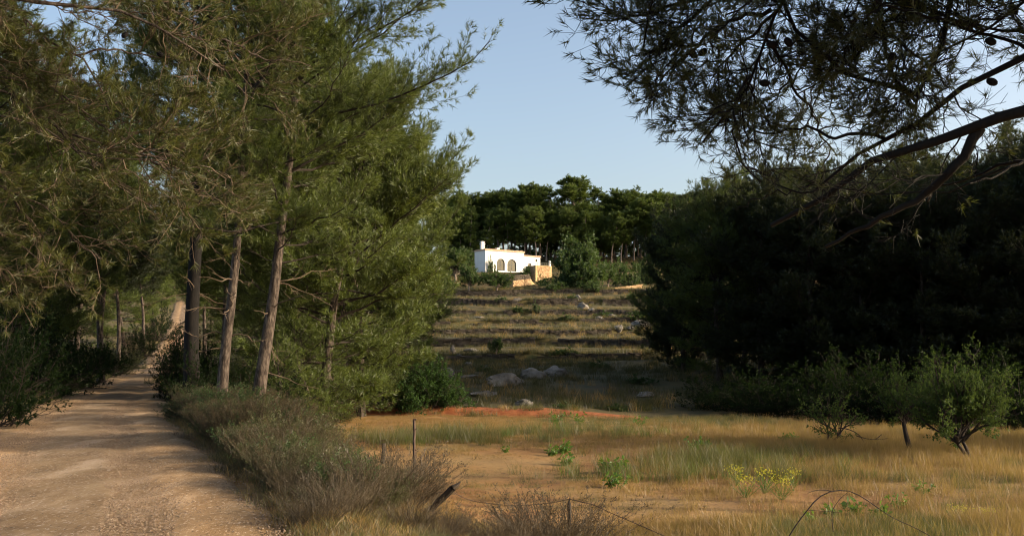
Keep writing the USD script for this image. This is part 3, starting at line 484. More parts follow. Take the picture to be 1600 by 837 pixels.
# ------------------------------------------------------------------ boulders and outcrops
def boulder(sx, sy, sz, seed):
    m = trimesh.creation.icosphere(3, 1.0); v = np.array(m.vertices); r = np.random.default_rng(seed)
    for _ in range(9):                                          # flat broken faces
        d = unit(r.normal(size=3)); c = .62 + .3 * r.random(); h = v @ d; v = v - np.maximum(h - c, 0)[:, None] * d * .85
    v = v * (1 + .75 * (meshkit.fbm(v * 1.9 + seed, 5, seed)[:, None] - .5)) + .09 * (meshkit.noise(v * 6 + seed, seed)[:, None] - .5)
    return v * [sx, sy, sz], np.array(m.faces)
for k, (u, v_, wp, hp_, flat, lab) in enumerate([
    (912, 484, 26, 20, .8, 'pale grey boulder among the upper terrace rocks below the retaining wall'), (924, 492, 13, 9, .8, 'small pale rock just right of the tall boulder pair on the upper terrace'),
    (903, 476, 14, 12, .8, 'small upright pale rock at the top of the boulder group'), (1003, 512, 40, 22, .8, 'largest sunlit boulder at the right end of the terraces'),
    (968, 516, 16, 14, .8, 'pointed boulder left of the largest sunlit boulder'), (985, 518, 18, 8, .8, 'low flat rock between the pointed boulder and the largest one'),
    (708, 552, 12, 22, .8, 'tall pale rock stack at the left edge of the terraces'), (716, 558, 14, 9, .8, 'pale rock leaning at the foot of the tall rock stack'), (737, 549, 30, 8, 1.2, 'long flat pale slab right of the tall rock stack'),
    (732, 571, 15, 10, .8, 'small bright boulder on the terrace edge above the shaded slope'), (700, 588, 22, 26, .8, 'rounded grey boulder beside the dark green bush'), (790, 602, 66, 32, .9, 'big grey rounded outcrop in the shaded lower slope'),
    (832, 592, 50, 28, .9, 'second grey outcrop right of the big rounded one'), (868, 588, 46, 30, .9, 'darkest grey outcrop at the right of the shaded rocks'), (752, 618, 56, 12, 1.4, 'flat pale ledge of rock in the shade near the red bank'),
    (818, 634, 34, 16, .9, 'block of grey rock just above the red earth bank'), (738, 590, 40, 10, 1.2, 'low grey ledge behind the rounded boulder'), (748, 497, 20, 6, 1.2, 'flat pale stone on the left of the upper terraces'),
    (808, 478, 16, 8, .8, 'grey stone lying on the second terrace from the top'), (957, 496, 20, 10, .8, 'broken pale rock on the terrace left of the pointed boulder'), (1015, 488, 12, 9, .8, 'small stone above the largest sunlit boulder'),
    (1010, 620, 40, 14, 1.2, 'dark ledge of rock under the shade of the right hand pines'), (936, 500, 16, 9, .8, 'small grey rock between the boulder group and the broken pale rock')]):
    p = GP(u, v_, 42); s = p[1] / FPX
    obj('boulder', tuple(boulder(wp * s * .46, wp * s * .46 * flat, hp_ * s * .5, 100 + k)), 'limestone', smooth=35)
    o = stage.GetPrimAtPath('/World/boulder' + ('' if k == 0 else f'_{k:03d}')); xf(o, p + [0, wp * s * .25, hp_ * s * .10], rng.random() * .6 - .3); tag(o, lab, 'rock', 'rocks on the terraced hillside')

# ------------------------------------------------------------------ pines beside the road: three with their own trunks
def local(px, d, base): return np.array([PX(u, v, d + k * .0) for k, (u, v) in enumerate(px)]) - base
def own_pine(label, u, d, px, seed, **kw):
    b = GX(u, d); t = thing('pine_tree', label, 'tree', b); T = local(px, d, b); T[0, 2] = -.15
    pine(t, np.random.default_rng(seed), trunk=T, **kw)
own_pine('tall pine with a thick dark shaded trunk right at the edge of the dirt road', 302, 30, [(302, 628), (299, 520), (304, 420), (311, 300), (318, 150), (322, 0), (326, -120)], 11, bark='shade_black_bark', r0=.235, base=.36, spread=4.2, nb=62, dead=8)  # nothing here shades this trunk, so its shade is in the bark colour
own_pine('slender pine with a pinkish sunlit trunk, left one of the bright roadside pair', 344, 26, [(344, 645), (351, 560), (364, 450), (372, 360), (380, 200), (388, 60), (396, -80)], 12, r0=.145, base=.40, spread=3.9, nb=60, dead=10)
own_pine('leaning pine with a sunlit trunk, right one of the bright roadside pair', 396, 26.5, [(396, 648), (411, 570), (428, 455), (440, 350), (452, 260), (462, 150), (472, 10), (478, -100)], 13, r0=.178, base=.33, spread=4.1, nb=62, td=9, dead=10, side=(0.2, .12))

# sources for the other pines
SA, SB2, SC, SD, SY = (source(n) for n in ('tall_pine_source', 'bare_stemmed_pine_source', 'bushy_pine_source', 'spreading_pine_source', 'young_pine_source'))
pine(SA, np.random.default_rng(21), H=13, r0=.19, base=.34, spread=4.0, nb=66, per=18, nl=.15, nw=.018)
pine(SB2, np.random.default_rng(22), H=12, r0=.18, base=.45, spread=3.6, nb=52, per=20, nl=.16, nw=.024, dead=20, mat_n='pine_needles_shaded')
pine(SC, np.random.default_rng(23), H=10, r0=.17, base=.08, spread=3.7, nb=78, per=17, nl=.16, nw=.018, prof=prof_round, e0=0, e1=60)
pine(SD, np.random.default_rng(24), H=10, r0=.20, base=.04, spread=4.2, nb=72, per=18, nl=.18, nw=.028, prof=prof_round, e0=-2, e1=55, mat_n='pine_needles_shaded', sd=6)
pine(SY, np.random.default_rng(25), H=3.2, r0=.06, base=.10, spread=1.15, nb=40, per=22, nl=.11, nw=.009, prof=prof_cone, e0=12, e1=62, dead=0, td=8, tw=.22)
def put(src, name, u, d, h, src_h, label, cat='tree', group=None, wide=1.0, dz=-.1, seed=[0]):
    seed[0] += 1; r = np.random.default_rng(900 + seed[0]); s = h / src_h
    return copy(src, name, label, cat, GX(u, d) + [0, 0, dz], r.random() * 6.28, (s * wide, s * wide, s), group, (r.normal() * 2, r.normal() * 2))
# the belt between road and field
for src, u, d, h, sh, w, lab in [
    (SC, 505, 34, 11.5, 10, .95, 'bushy sunlit pine behind the leaning roadside trunk, boughs nearly to the ground'),
    (SC, 565, 40, 11.0, 10, .92, 'bushy pine at the field edge whose right side stands against the sky'),
    (SA, 615, 48, 11.5, 13, 1.0, 'pine at the right end of the sunlit belt, nearest to the terraces'),
    (SC, 470, 45, 12.0, 10, .9, 'bushy pine in the middle of the belt behind the sunlit trunks'), (SC, 640, 62, 8.5, 10, 1.0, 'low bushy pine behind the young pine, touching the terraces in view'),
    (SA, 430, 38, 13.5, 13, .95, 'tall pine behind and between the sunlit roadside pair'), (SA, 540, 56, 13.0, 13, 1.0, 'tall pine deep in the belt behind the bushy field edge pines'),
    (SC, 400, 60, 11.0, 10, 1.0, 'bushy pine deep in the belt behind the sunlit pair'), (SC, 560, 74, 11.0, 10, 1.0, 'far bushy pine of the belt, mostly covered by nearer boughs'),
    (SA, 350, 52, 13.0, 13, 1.0, 'tall pine seen between the dark trunk and the slender sunlit trunk'), (SC, 360, 80, 11, 10, 1.0, 'bushy pine filling the gap behind the slender sunlit trunk'),
    (SC, 460, 90, 12, 10, 1.0, 'distant bushy pine at the back of the belt, in shade'), (SC, 640, 95, 9, 10, .9, 'bushy pine at the left end of the middle terraces'), (SA, 322, 70, 13, 13, .8, 'tall pine right of the road beyond the dark trunk')]:
    put(src, 'pine_tree', u, d, h, sh, lab, wide=w, group='pines of the belt between road and field')
put(SY, 'young_pine', 598, 41.2, 3.1, 3.2, 'young pine with a bare little stem standing on the red bank', 'young tree')
for u, d, h, lab in ((488, 32.5, 3.4, 'young bushy pine covering the stem of the first belt pine'), (450, 31, 2.6, 'young bushy pine between the leaning trunk and the field'), (528, 36, 3.6, 'young bushy pine at the corner of the field'), (566, 39.5, 3.2, 'young bushy pine left of the small one on the red bank'), (632, 50, 3.6, 'young pine behind the dense dark green bush'), (425, 34, 3.2, 'young pine in the shade behind the leaning trunk')):
    put(SY, 'young_pine', u, d, h, 3.2, lab, 'young tree', wide=1.25)
# left of the road
for src, u, d, h, sh, w, lab in [
    (SB2, 158, 62, 12, 12, 1.0, 'pine with a pale leaning trunk, left one of the lit pair across the road'), (SB2, 185, 72, 12, 12, .9, 'pine with a pale slim trunk, right one of the lit pair across the road'),
    (SB2, 224, 99, 12, 12, 1.0, 'pine with a dark curved trunk on the left of the road where it narrows'), (SB2, 240, 122, 12, 12, 1.0, 'far pine left of the road where it starts to climb'),
    (SB2, 120, 66, 13, 12, 1.0, 'pine in the dark wood behind the pale trunks'), (SA, 70, 48, 12, 13, 1.0, 'tall pine rising behind the dark bushes on the left'), (SC, 20, 40, 11, 10, 1.1, 'bushy pine at the far left above the dark bushes'),
    (SC, 110, 84, 12, 10, 1.2, 'bushy pine closing the dark wood left of the road'), (SC, 190, 105, 13, 10, 1.1, 'bushy pine filling the background left of the narrowing road'), (SC, 30, 62, 12, 10, 1.2, 'bushy pine behind the tall left hand pine'),
    (SA, -60, 34, 12, 13, 1.1, 'tall pine at the left margin with boughs reaching into view'), (SB2, 198, 88, 12.5, 12, 1.0, 'pine in the shade between the pale pair and the curved trunk'), (SC, 232, 140, 12, 10, 1.1, 'distant bushy pine left of the climbing road'),
    (SA, 140, 42, 0.1, 13, 1, None), (SC, 296, 190, 12, 10, 1.2, 'distant pine closing the end of the road'), (SC, 270, 205, 13, 10, 1.2, 'farthest pine above the end of the road'), (SB2, 90, 56, 12, 12, 1.0, 'slim pine among the dark trunks left of the pale pair'),
    (SA, 160, 48, 13.5, 13, .8, 'tall pine whose crown hangs over the lit pair of trunks'), (SC, 330, 120, 11, 10, 1.0, 'bushy pine right of the climbing road')]:
    if lab: put(src, 'pine_tree', u, d, h, sh, lab, wide=w, group='pines left of the road and at its end')
# the dark mass on the right
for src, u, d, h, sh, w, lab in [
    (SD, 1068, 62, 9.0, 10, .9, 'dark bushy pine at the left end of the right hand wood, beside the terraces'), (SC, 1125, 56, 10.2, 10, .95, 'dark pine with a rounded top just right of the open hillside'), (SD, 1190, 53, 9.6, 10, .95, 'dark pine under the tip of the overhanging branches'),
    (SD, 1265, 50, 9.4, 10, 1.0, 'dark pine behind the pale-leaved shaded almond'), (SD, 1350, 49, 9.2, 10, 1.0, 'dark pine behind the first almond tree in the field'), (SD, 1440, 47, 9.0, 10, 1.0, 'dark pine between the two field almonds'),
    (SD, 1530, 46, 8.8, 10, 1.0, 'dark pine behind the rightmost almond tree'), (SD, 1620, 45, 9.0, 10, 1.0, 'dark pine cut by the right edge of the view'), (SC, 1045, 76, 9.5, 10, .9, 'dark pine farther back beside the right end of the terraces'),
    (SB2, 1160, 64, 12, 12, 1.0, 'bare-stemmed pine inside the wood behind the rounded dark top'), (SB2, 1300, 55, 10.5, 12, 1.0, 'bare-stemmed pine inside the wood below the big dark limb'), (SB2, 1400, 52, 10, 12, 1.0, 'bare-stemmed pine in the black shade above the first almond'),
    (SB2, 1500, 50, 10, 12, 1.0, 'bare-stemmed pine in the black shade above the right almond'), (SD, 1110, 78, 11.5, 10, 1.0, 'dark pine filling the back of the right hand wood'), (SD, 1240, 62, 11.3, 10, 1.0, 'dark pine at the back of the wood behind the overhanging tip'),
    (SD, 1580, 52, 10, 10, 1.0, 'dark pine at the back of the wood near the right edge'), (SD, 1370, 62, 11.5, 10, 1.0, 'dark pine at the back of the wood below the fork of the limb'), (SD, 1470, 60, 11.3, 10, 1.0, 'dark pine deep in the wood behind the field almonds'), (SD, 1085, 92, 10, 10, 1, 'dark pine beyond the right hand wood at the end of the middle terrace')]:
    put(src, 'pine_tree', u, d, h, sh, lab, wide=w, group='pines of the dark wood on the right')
for k, (x, y, h) in enumerate([(26, 45, 11), (32, 44, 12), (39, 43, 12), (27, 49, 12), (35, 47, 12), (44, 44, 12), (30, 58, 12), (40, 56, 12), (27, 66, 13), (36, 66, 13), (24, 74, 13), (33, 76, 13), (50, 52, 12), (21.5, 26.3, 7)]):
    copy(SD, 'pine_tree', 'pine of the wood that goes on to the right of the view', 'tree', (x, y, float(hgt(x, y)) - .1), k * 1.7, h / 10, 'pines outside the right edge')

for k, (x, y, h) in enumerate([(15, 15.4, 18), (17.5, 16.6, 18), (17, 19.3, 18)]):
    copy(SB2, 'pine_tree', 'tall pine standing in the open right of the view, its shadow crossing the road', 'tree', (x, y, float(hgt(x, y)) - .1), k * 2.1, (h / 12 * (.6 if h > 15 else 1),) * 2 + (h / 12,), 'lone pines outside the right edge')

# ------------------------------------------------------------------ the ridge forest behind the house
FA, FB, FC = (source(n) for n in ('round_ridge_pine_source', 'flat_topped_ridge_pine_source', 'narrow_ridge_pine_source'))
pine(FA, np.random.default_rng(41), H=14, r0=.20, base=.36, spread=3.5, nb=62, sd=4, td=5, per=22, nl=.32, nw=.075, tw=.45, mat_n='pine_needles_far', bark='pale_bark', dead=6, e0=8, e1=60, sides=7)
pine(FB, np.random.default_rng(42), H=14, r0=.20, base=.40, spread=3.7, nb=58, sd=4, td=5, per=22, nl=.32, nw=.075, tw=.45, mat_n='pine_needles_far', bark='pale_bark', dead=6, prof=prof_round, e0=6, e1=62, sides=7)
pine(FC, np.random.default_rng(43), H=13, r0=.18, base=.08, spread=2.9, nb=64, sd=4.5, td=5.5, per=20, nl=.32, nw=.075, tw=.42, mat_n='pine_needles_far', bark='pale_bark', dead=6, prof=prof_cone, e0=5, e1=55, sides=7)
ridge = [(712, 300), (735, 308), (755, 305), (778, 306), (800, 302), (822, 300), (845, 296), (868, 293), (893, 287), (915, 296), (940, 296), (960, 303), (980, 300), (1003, 308), (1022, 306), (1045, 300), (1068, 308), (1092, 306), (1118, 300), (1145, 303), (1172, 304)]
rg = np.random.default_rng(44); where = ['left end of the ridge, beside the lit belt', 'second place from the left', 'ridge straight above the farmhouse chimney', 'ridge above the left arch', 'ridge above the right arch', 'ridge above the annex roof', 'ridge above the stone outbuilding', 'ridge left of the highest crown', 'the highest point of the skyline', 'ridge just right of the highest crown',
         'ridge above the round garden tree', 'dip right of the round garden tree', 'ridge above the pale bare trunk', 'low gap in the skyline', 'ridge right of the low gap', 'small separate bump of the skyline', 'ridge left of the dark wood', 'ridge where the dark wood begins', 'ridge behind the rounded dark pine', 'ridge near the overhanging tip', 'right end of the visible ridge']
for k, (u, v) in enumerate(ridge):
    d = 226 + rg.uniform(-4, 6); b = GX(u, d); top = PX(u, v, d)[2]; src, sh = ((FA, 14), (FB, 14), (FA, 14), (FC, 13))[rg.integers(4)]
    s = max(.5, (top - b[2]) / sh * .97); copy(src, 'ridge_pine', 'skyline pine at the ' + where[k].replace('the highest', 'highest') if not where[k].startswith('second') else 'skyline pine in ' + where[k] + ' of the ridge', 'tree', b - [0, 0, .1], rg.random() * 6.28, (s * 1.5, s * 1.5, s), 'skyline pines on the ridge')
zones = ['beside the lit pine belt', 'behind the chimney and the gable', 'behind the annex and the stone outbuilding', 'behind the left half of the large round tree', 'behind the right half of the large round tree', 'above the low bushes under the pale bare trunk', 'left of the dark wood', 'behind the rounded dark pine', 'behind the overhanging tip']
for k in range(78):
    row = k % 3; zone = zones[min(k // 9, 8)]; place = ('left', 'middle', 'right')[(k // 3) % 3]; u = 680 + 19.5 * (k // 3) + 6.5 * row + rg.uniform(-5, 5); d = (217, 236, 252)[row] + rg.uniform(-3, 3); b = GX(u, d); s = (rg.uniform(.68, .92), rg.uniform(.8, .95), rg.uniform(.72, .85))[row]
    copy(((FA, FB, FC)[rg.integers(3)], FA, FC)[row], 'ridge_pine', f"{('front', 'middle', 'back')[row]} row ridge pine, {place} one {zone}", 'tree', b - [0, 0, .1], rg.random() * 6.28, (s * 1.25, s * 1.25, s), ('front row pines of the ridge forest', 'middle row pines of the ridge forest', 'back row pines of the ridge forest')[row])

# ------------------------------------------------------------------ trees and shrubs around the house and on the terraces
GA, GB, GC = (source(n) for n in ('garden_tree_source', 'olive_tree_source', 'hill_shrub_source'))
broadleaf(GA, np.random.default_rng(61), H=9, W=10, th=.5, nb=46, sd=2.4, td=3, per=9, ll=.38, lw=.18, mat_l='garden_leaves', r0=.22, tw=.8, el0=2)
broadleaf(GB, np.random.default_rng(62), H=4.6, W=5.2, th=1.2, nb=22, sd=4, td=6, per=14, ll=.22, lw=.09, mat_l='garden_leaves', bark='pale_bark', r0=.14, tw=.45)
shrub(GC, np.random.default_rng(63), W=3, H=1.7, nb=30, sd=5, td=5, per=14, ll=.16, lw=.08, mat_l='garden_leaves', tw=.3)
for u, v, d, w, h, src, sw, sh, nm, lab in [
    (905, 452, 182, 92, 80, GA, 10, 9, 'garden_tree', 'large round green tree to the right of the farmhouse'), (950, 450, 178, 52, 44, GB, 5.2, 4.6, 'garden_tree', 'smaller rounded tree leaning against the large round one'),
    (776, 458, 170, 56, 34, GB, 5.2, 4.6, 'olive_tree', 'dark olive tree right below the farmhouse arches'), (733, 462, 166, 48, 46, GB, 5.2, 4.6, 'olive_tree', 'olive tree left of the house on the same terrace'),
    (712, 440, 176, 60, 52, GB, 5.2, 4.6, 'olive_tree', 'bright olive tree beside the gable at the edge of the pine belt'), (728, 425, 205, 50, 42, GB, 5.2, 4.6, 'olive_tree', 'tree behind the blue shaded gable'),
    (823, 428, 188.5, 20, 24, GB, 5.2, 4.6, 'garden_bush', 'dark rounded bush before the annex windows'), (849, 444, 183, 20, 17, GC, 3, 1.7, 'garden_bush', 'dark bush against the front of the square stone outbuilding'),
    (776, 557, 84, 28, 30, GB, 5.2, 4.6, 'terrace_tree', 'small lone tree on the lowest sunlit terrace'), (982, 448, 172, 40, 28, GC, 3, 1.7, 'garden_bush', 'rounded bush above the right end of the top terrace'),
    (1010, 440, 176, 36, 30, GC, 3, 1.7, 'garden_bush', 'bush by the dark wood at the top of the terraces'), (690, 470, 160, 50, 50, GB, 5.2, 4.6, 'olive_tree', 'olive tree half hidden by the lit pine belt'), (965, 408, 206, 40, 22, GC, 3, 1.7, 'garden_bush', 'low bush at the foot of the ridge pines behind the round tree'), (1000, 408, 206, 40, 22, GC, 3, 1.7, 'garden_bush', 'low bush under the pale bare ridge trunk'),
    (757, 424, 189, 20, 14, GC, 3, 1.7, 'garden_bush', 'brownish bush at the foot of the gable'), (870, 455, 178, 34, 16, GC, 3, 1.7, 'garden_bush', 'low dark bush between the outbuilding and the round tree'), (930, 458, 172, 30, 18, GC, 3, 1.7, 'garden_bush', 'bush before the large round tree')]:
    b = GX(u, d) if d >= 183 else GP(u, v, 70); px = b[1] / FPX
    copy(src, nm, lab, 'tree' if src is not GC and 'bush' not in nm else 'bush', b - [0, 0, .1], rg.random() * 6.28, (w * px / sw, w * px / sw, h * px / sh))
copy(GC, 'climbing_plant', 'climbing plant against the left end of the white facade', 'plant', at_house(1.1, -.5, -.6), .4, (.5, .35, 1.9))
for k, (u, v, w, h, lab) in enumerate([(837, 493, 12, 16, 'dark upright shrub alone on an upper terrace'), (886, 503, 22, 12, 'low green shrub left of the boulder group'), (945, 495, 30, 10, 'spreading green shrub between boulders on the upper terrace'), (893, 472, 16, 9, 'small shrub beside the top of the boulder group'),
    (1000, 500, 50, 16, 'wide green shrub behind the largest sunlit boulder'), (810, 490, 26, 9, 'low shrub on the terrace left of the upright shrub'), (785, 476, 22, 9, 'low shrub under the dark olive tree'), (985, 470, 24, 12, 'shrub at the right of the top terrace'), (880, 560, 40, 12, 'shrub at the border of light and shade on the slope'),
    (930, 575, 44, 13, 'shaded shrub in the middle of the lower slope'), (1000, 600, 46, 15, 'dark shrub near the right hand wood on the lower slope'), (760, 580, 30, 10, 'shrub between the grey ledges'), (960, 640, 50, 12, 'low bush above the shaded part of the red bank'), (1150, 640, 60, 14, 'pale dry bush in the shade at the foot of the wood'), (880, 640, 40, 12, 'low bush behind the middle of the red bank')]):
    b = GP(u, v, 42); px = b[1] / FPX; copy(GC, 'hill_shrub', lab, 'bush', b - [0, 0, .1], k * 1.3, (w * px / 3, w * px / 3, h * px / 1.7), 'shrubs on the terraced hillside')

# ------------------------------------------------------------------ the two near pines whose boughs hang into view
def cone_mesh(seed):
    m = trimesh.creation.icosphere(3, 1.0); v = np.array(m.vertices); an = np.arctan2(v[:, 1], v[:, 0]); 
    sc = .5 + .5 * np.sin(an * 8 + v[:, 2] * 14) * np.sin(v[:, 2] * 14)
    return (v * (.86 + .2 * sc[:, None])) * [.034, .034, .05], np.array(m.faces)
def near_pine(label, base, trunk, tr, limbs, seed, sd, sd2, sl, td, tw, per, nl, nw, keep, keepb, mid, out, mat_n, wood, cones, twig_mat, nbend=0.1):
    rng = np.random.default_rng(seed); t = thing('near_pine', label, 'tree', base); o = np.asarray(base, float)
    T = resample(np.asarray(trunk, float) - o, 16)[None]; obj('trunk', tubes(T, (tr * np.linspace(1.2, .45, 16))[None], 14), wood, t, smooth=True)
    AX = []
    for pts, r0, r1 in limbs:
        P = resample(np.array([PX(*p) if len(p) == 3 else p[1] for p in pts]) - o, 16); P[1:-1] += rng.normal(size=(14, 3)) * .018
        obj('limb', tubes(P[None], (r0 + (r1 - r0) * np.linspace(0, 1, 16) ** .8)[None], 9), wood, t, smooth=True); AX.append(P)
    AX = np.array(AX)
    B0, _, _ = spawn(rng, AX, mid, .15, .95, 44, 14, lambda t, L: 1.25 + 0 * L, 16, flat=.3, up=.0, curl=.06, wob=.22)
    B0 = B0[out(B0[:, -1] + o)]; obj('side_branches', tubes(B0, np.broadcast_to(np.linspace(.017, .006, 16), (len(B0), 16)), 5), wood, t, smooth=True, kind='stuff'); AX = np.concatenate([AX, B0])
    B, tb, _ = spawn(rng, AX, sd, .06, 1, 46, 16, lambda t, L: sl * (1.1 - .5 * t) + 0 * L, 8, flat=.35, up=.02, curl=.05, wob=.26)
    B = B[(rng.random(len(B)) < keepb(B[:, 0] + o)) & out(B[:, -1] + o)]
    B2, _, _ = spawn(rng, B, sd2, .2, 1, 44, 16, lambda t, L: .48 * L * (1.15 - t) + .08, 6, flat=.3, up=.05, curl=.08, wob=.26)
    C, _, _ = spawn(rng, np.concatenate([B2]), td, .15, 1, 40, 14, lambda t, L: tw + 0 * t, 3, flat=.3, up=.12, curl=.15, wob=.14)
    C2, _, _ = spawn(rng, B, td * .7, .35, 1, 40, 14, lambda t, L: tw + 0 * t, 3, flat=.3, up=.12, curl=.15, wob=.14)
    C = np.concatenate([C, C2]); w = C[:, 0] + o; k = rng.random(len(C)) < keep(w); 
    obj('twigs', merge(tubes(B, np.broadcast_to(np.linspace(.009, .003, 8), (len(B), 8)), 3), tubes(B2[:, [0, 2, 5]], np.broadcast_to(np.linspace(.004, .002, 3), (len(B2), 3)), 3), tubes(C[:, [0, 2]], np.broadcast_to([.0026, .0016], (len(C), 2)), 3)), twig_mat, t, kind='stuff')
    obj('needles', needles(rng, C[k], per, nl, nw, s0=.45, a0=14, a1=62), mat_n, t, kind='stuff')
    for q, p in enumerate(cones):
        v, f = cone_mesh(q); a = rng.random() * 6; v = v @ np.array([[math.cos(a), 0, math.sin(a)], [0, 1, 0], [-math.sin(a), 0, math.cos(a)]])
        obj('pine_cone', (v * .95 + PX(*p) - o, f), 'shade_black_bark', t, smooth=True)
    print(label[:30], 'needles', int(k.sum()) * per, 'twigs', len(B), len(B2), len(C))
W = lambda x, y, z: ('w', np.array([x, y, z]))
trunkR = [(9.6, 6.0, -1.3), (9.4, 6.1, 1.5), (9.2, 6.0, 4.0), (9.3, 6.2, 7.0), (9.2, 6.4, 10.0)]
limbsR = [
    ([W(9.25, 6.0, 3.4), W(6.8, 6.7, 3.75), (1600, 172, 7.5), (1500, 212, 7.8), (1400, 232, 8.0), (1330, 270, 8.3), (1260, 325, 8.6), (1205, 352, 8.8)], .125, .020),
    ([(1532, 199, 7.72), (1482, 272, 7.9), (1440, 305, 8.1), (1395, 330, 8.2), (1345, 358, 8.4), (1290, 385, 8.6)], .046, .014),
    ([W(9.2, 6.0, 5.0), W(6.4, 6.9, 4.4), (1600, 88, 8.0), (1530, 125, 8.1), (1470, 165, 8.2), (1420, 195, 8.2), (1370, 225, 8.3), (1318, 262, 8.4), (1270, 300, 8.5)], .085, .012),
    ([W(9.2, 6.1, 6.2), W(5.6, 7.2, 5.7), (1500, -60, 8.2), (1440, 150, 8.2), (1385, 146, 8.3), (1345, 128, 8.3), (1300, 102, 8.4), (1258, 60, 8.4), (1222, 0, 8.5), (1200, -50, 8.5)], .055, .014),
    ([(1368, -60, 8.0), (1378, 40, 8.0), (1384, 80, 8.0), (1396, 120, 8.1), (1432, 160, 8.2)], .020, .014),
    ([W(9.2, 6.2, 7.5), W(5.0, 7.4, 6.6), (1330, -110, 8.3), (1212, -5, 8.4), (1192, 50, 8.4), (1178, 95, 8.5), (1164, 150, 8.6), (1130, 190, 8.7), (1098, 222, 8.8)], .060, .008),
    ([(1205, 15, 8.4), (1160, 28, 8.5), (1125, 42, 8.6), (1095, 66, 8.6), (1070, 90, 8.7), (1040, 122, 8.8), (1010, 150, 8.9)], .022, .006),
    ([(1225, -30, 8.4), (1150, -15, 8.5), (1080, 2, 8.6), (1010, 22, 8.8), (950, 32, 8.9), (905, 28, 9.0)], .026, .005),
    ([(1090, 70, 8.6), (1040, 75, 8.5), (990, 88, 8.4), (955, 100, 8.4)], .014, .004),
    ([(1172, 120, 8.5), (1150, 160, 8.3), (1145, 205, 8.2), (1160, 250, 8.2), (1190, 285, 8.2)], .015, .005),
    ([(1270, 300, 8.5), (1225, 300, 8.6), (1180, 312, 8.7), (1150, 330, 8.8)], .010, .004),
    ([W(9.2, 6.2, 4.4), W(6.0, 7.6, 3.3), (1640, 240, 8.4), (1560, 262, 8.6), (1480, 300, 8.8), (1400, 300, 9.0)], .030, .006),
    ([W(9.2, 6.2, 8.4), W(6.2, 7.0, 7.4), (1560, -260, 7.6), (1420, -140, 7.8), (1300, -70, 8.0), (1180, -60, 8.2), (1060, -40, 8.4)], .060, .010),
    ([W(9.2, 6.2, 5.8), W(8.2, 5.6, 6.4), W(7.4, 5.7, 6.6), W(6.4, 5.8, 6.5)], .06, .010), ([W(9.2, 6.2, 7.2), W(7.9, 6.8, 7.6), W(7.2, 6.8, 7.6), W(6.2, 7.0, 7.3)], .06, .010),
    ([W(9.2, 6.2, 5.2), W(8.2, 6.4, 5.4), W(7.0, 6.5, 5.2), W(6.0, 6.7, 4.9)], .05, .010), ([W(9.2, 6.2, 5.0), W(8.0, 6.0, 5.3), W(7.0, 6.0, 5.3), W(6.2, 6.2, 5.0)], .05, .010), ([W(9.2, 6.2, 5.6), W(8.4, 6.8, 5.8), W(7.4, 7.0, 5.6), W(6.4, 7.2, 5.2)], .05, .010),
    ([W(9.2, 6.2, 6.4), W(8.2, 7.2, 6.9), W(7.4, 7.4, 7.0), W(6.4, 7.5, 6.8)], .05, .010),
    ([W(9.2, 6.2, 6.9), W(7.2, 6.6, 5.6), (1640, -40, 7.8), (1560, 30, 7.9), (1500, 70, 8.0), (1450, 90, 8.1)], .050, .008),
]
def keepR(w):
    u = 800 + FPX * w[:, 0] / w[:, 1]
    return np.interp(u, [900, 1150, 1300, 1450, 1600, 1700], [1.0, 1.0, .88, .62, .50, 1.0]) * np.where((545 - FPX * (w[:, 2] - 1.65) / w[:, 1] > 262) & (w[:, 0] < 4.4) & (w[:, 0] > 2.1), .10, 1)
near_pine('big pine whose dark limbs and feathery branches hang across the top right', (9.6, 6.0, float(hgt(9.6, 6.0))), trunkR, .24, limbsR, 71, 8, 13, .80, 13, .15, 17, .085, .0075, keepR, lambda w: np.where((w[:, 0] - 2.8 * w[:, 2] > -6.3) & (w[:, 0] > 3.6), .03, np.interp(800 + FPX * w[:, 0] / w[:, 1], [1150, 1300, 1600, 1700], [1, .75, .6, 1])), 1.25, lambda w: (545 - FPX * (w[:, 2] - 1.65) / w[:, 1] < np.interp(800 + FPX * w[:, 0] / w[:, 1], [860, 900, 930, 985, 1040, 1100, 1140, 1200, 1300, 1450, 1600, 1640], [20, 65, 105, 170, 200, 240, 268, 315, 370, 400, 400, 900])), 'pine_needles_over', 'shade_black_bark',
          [(1548, 65, 7.9), (1584, 15, 7.9), (1392, 88, 8.0), (1082, 84, 8.5), (1098, 82, 8.6), (1206, 70, 8.3), (1195, 130, 8.4), (1232, 66, 8.3), (1550, 128, 8.0), (1010, 128, 8.7)], 'shade_black_bark')
trunkL = [(-10.6, 12.5, -.2), (-10.5, 12.5, 2.0), (-10.3, 12.6, 4.5), (-10.2, 12.4, 8.0), (-10.0, 12.5, 11.0)]
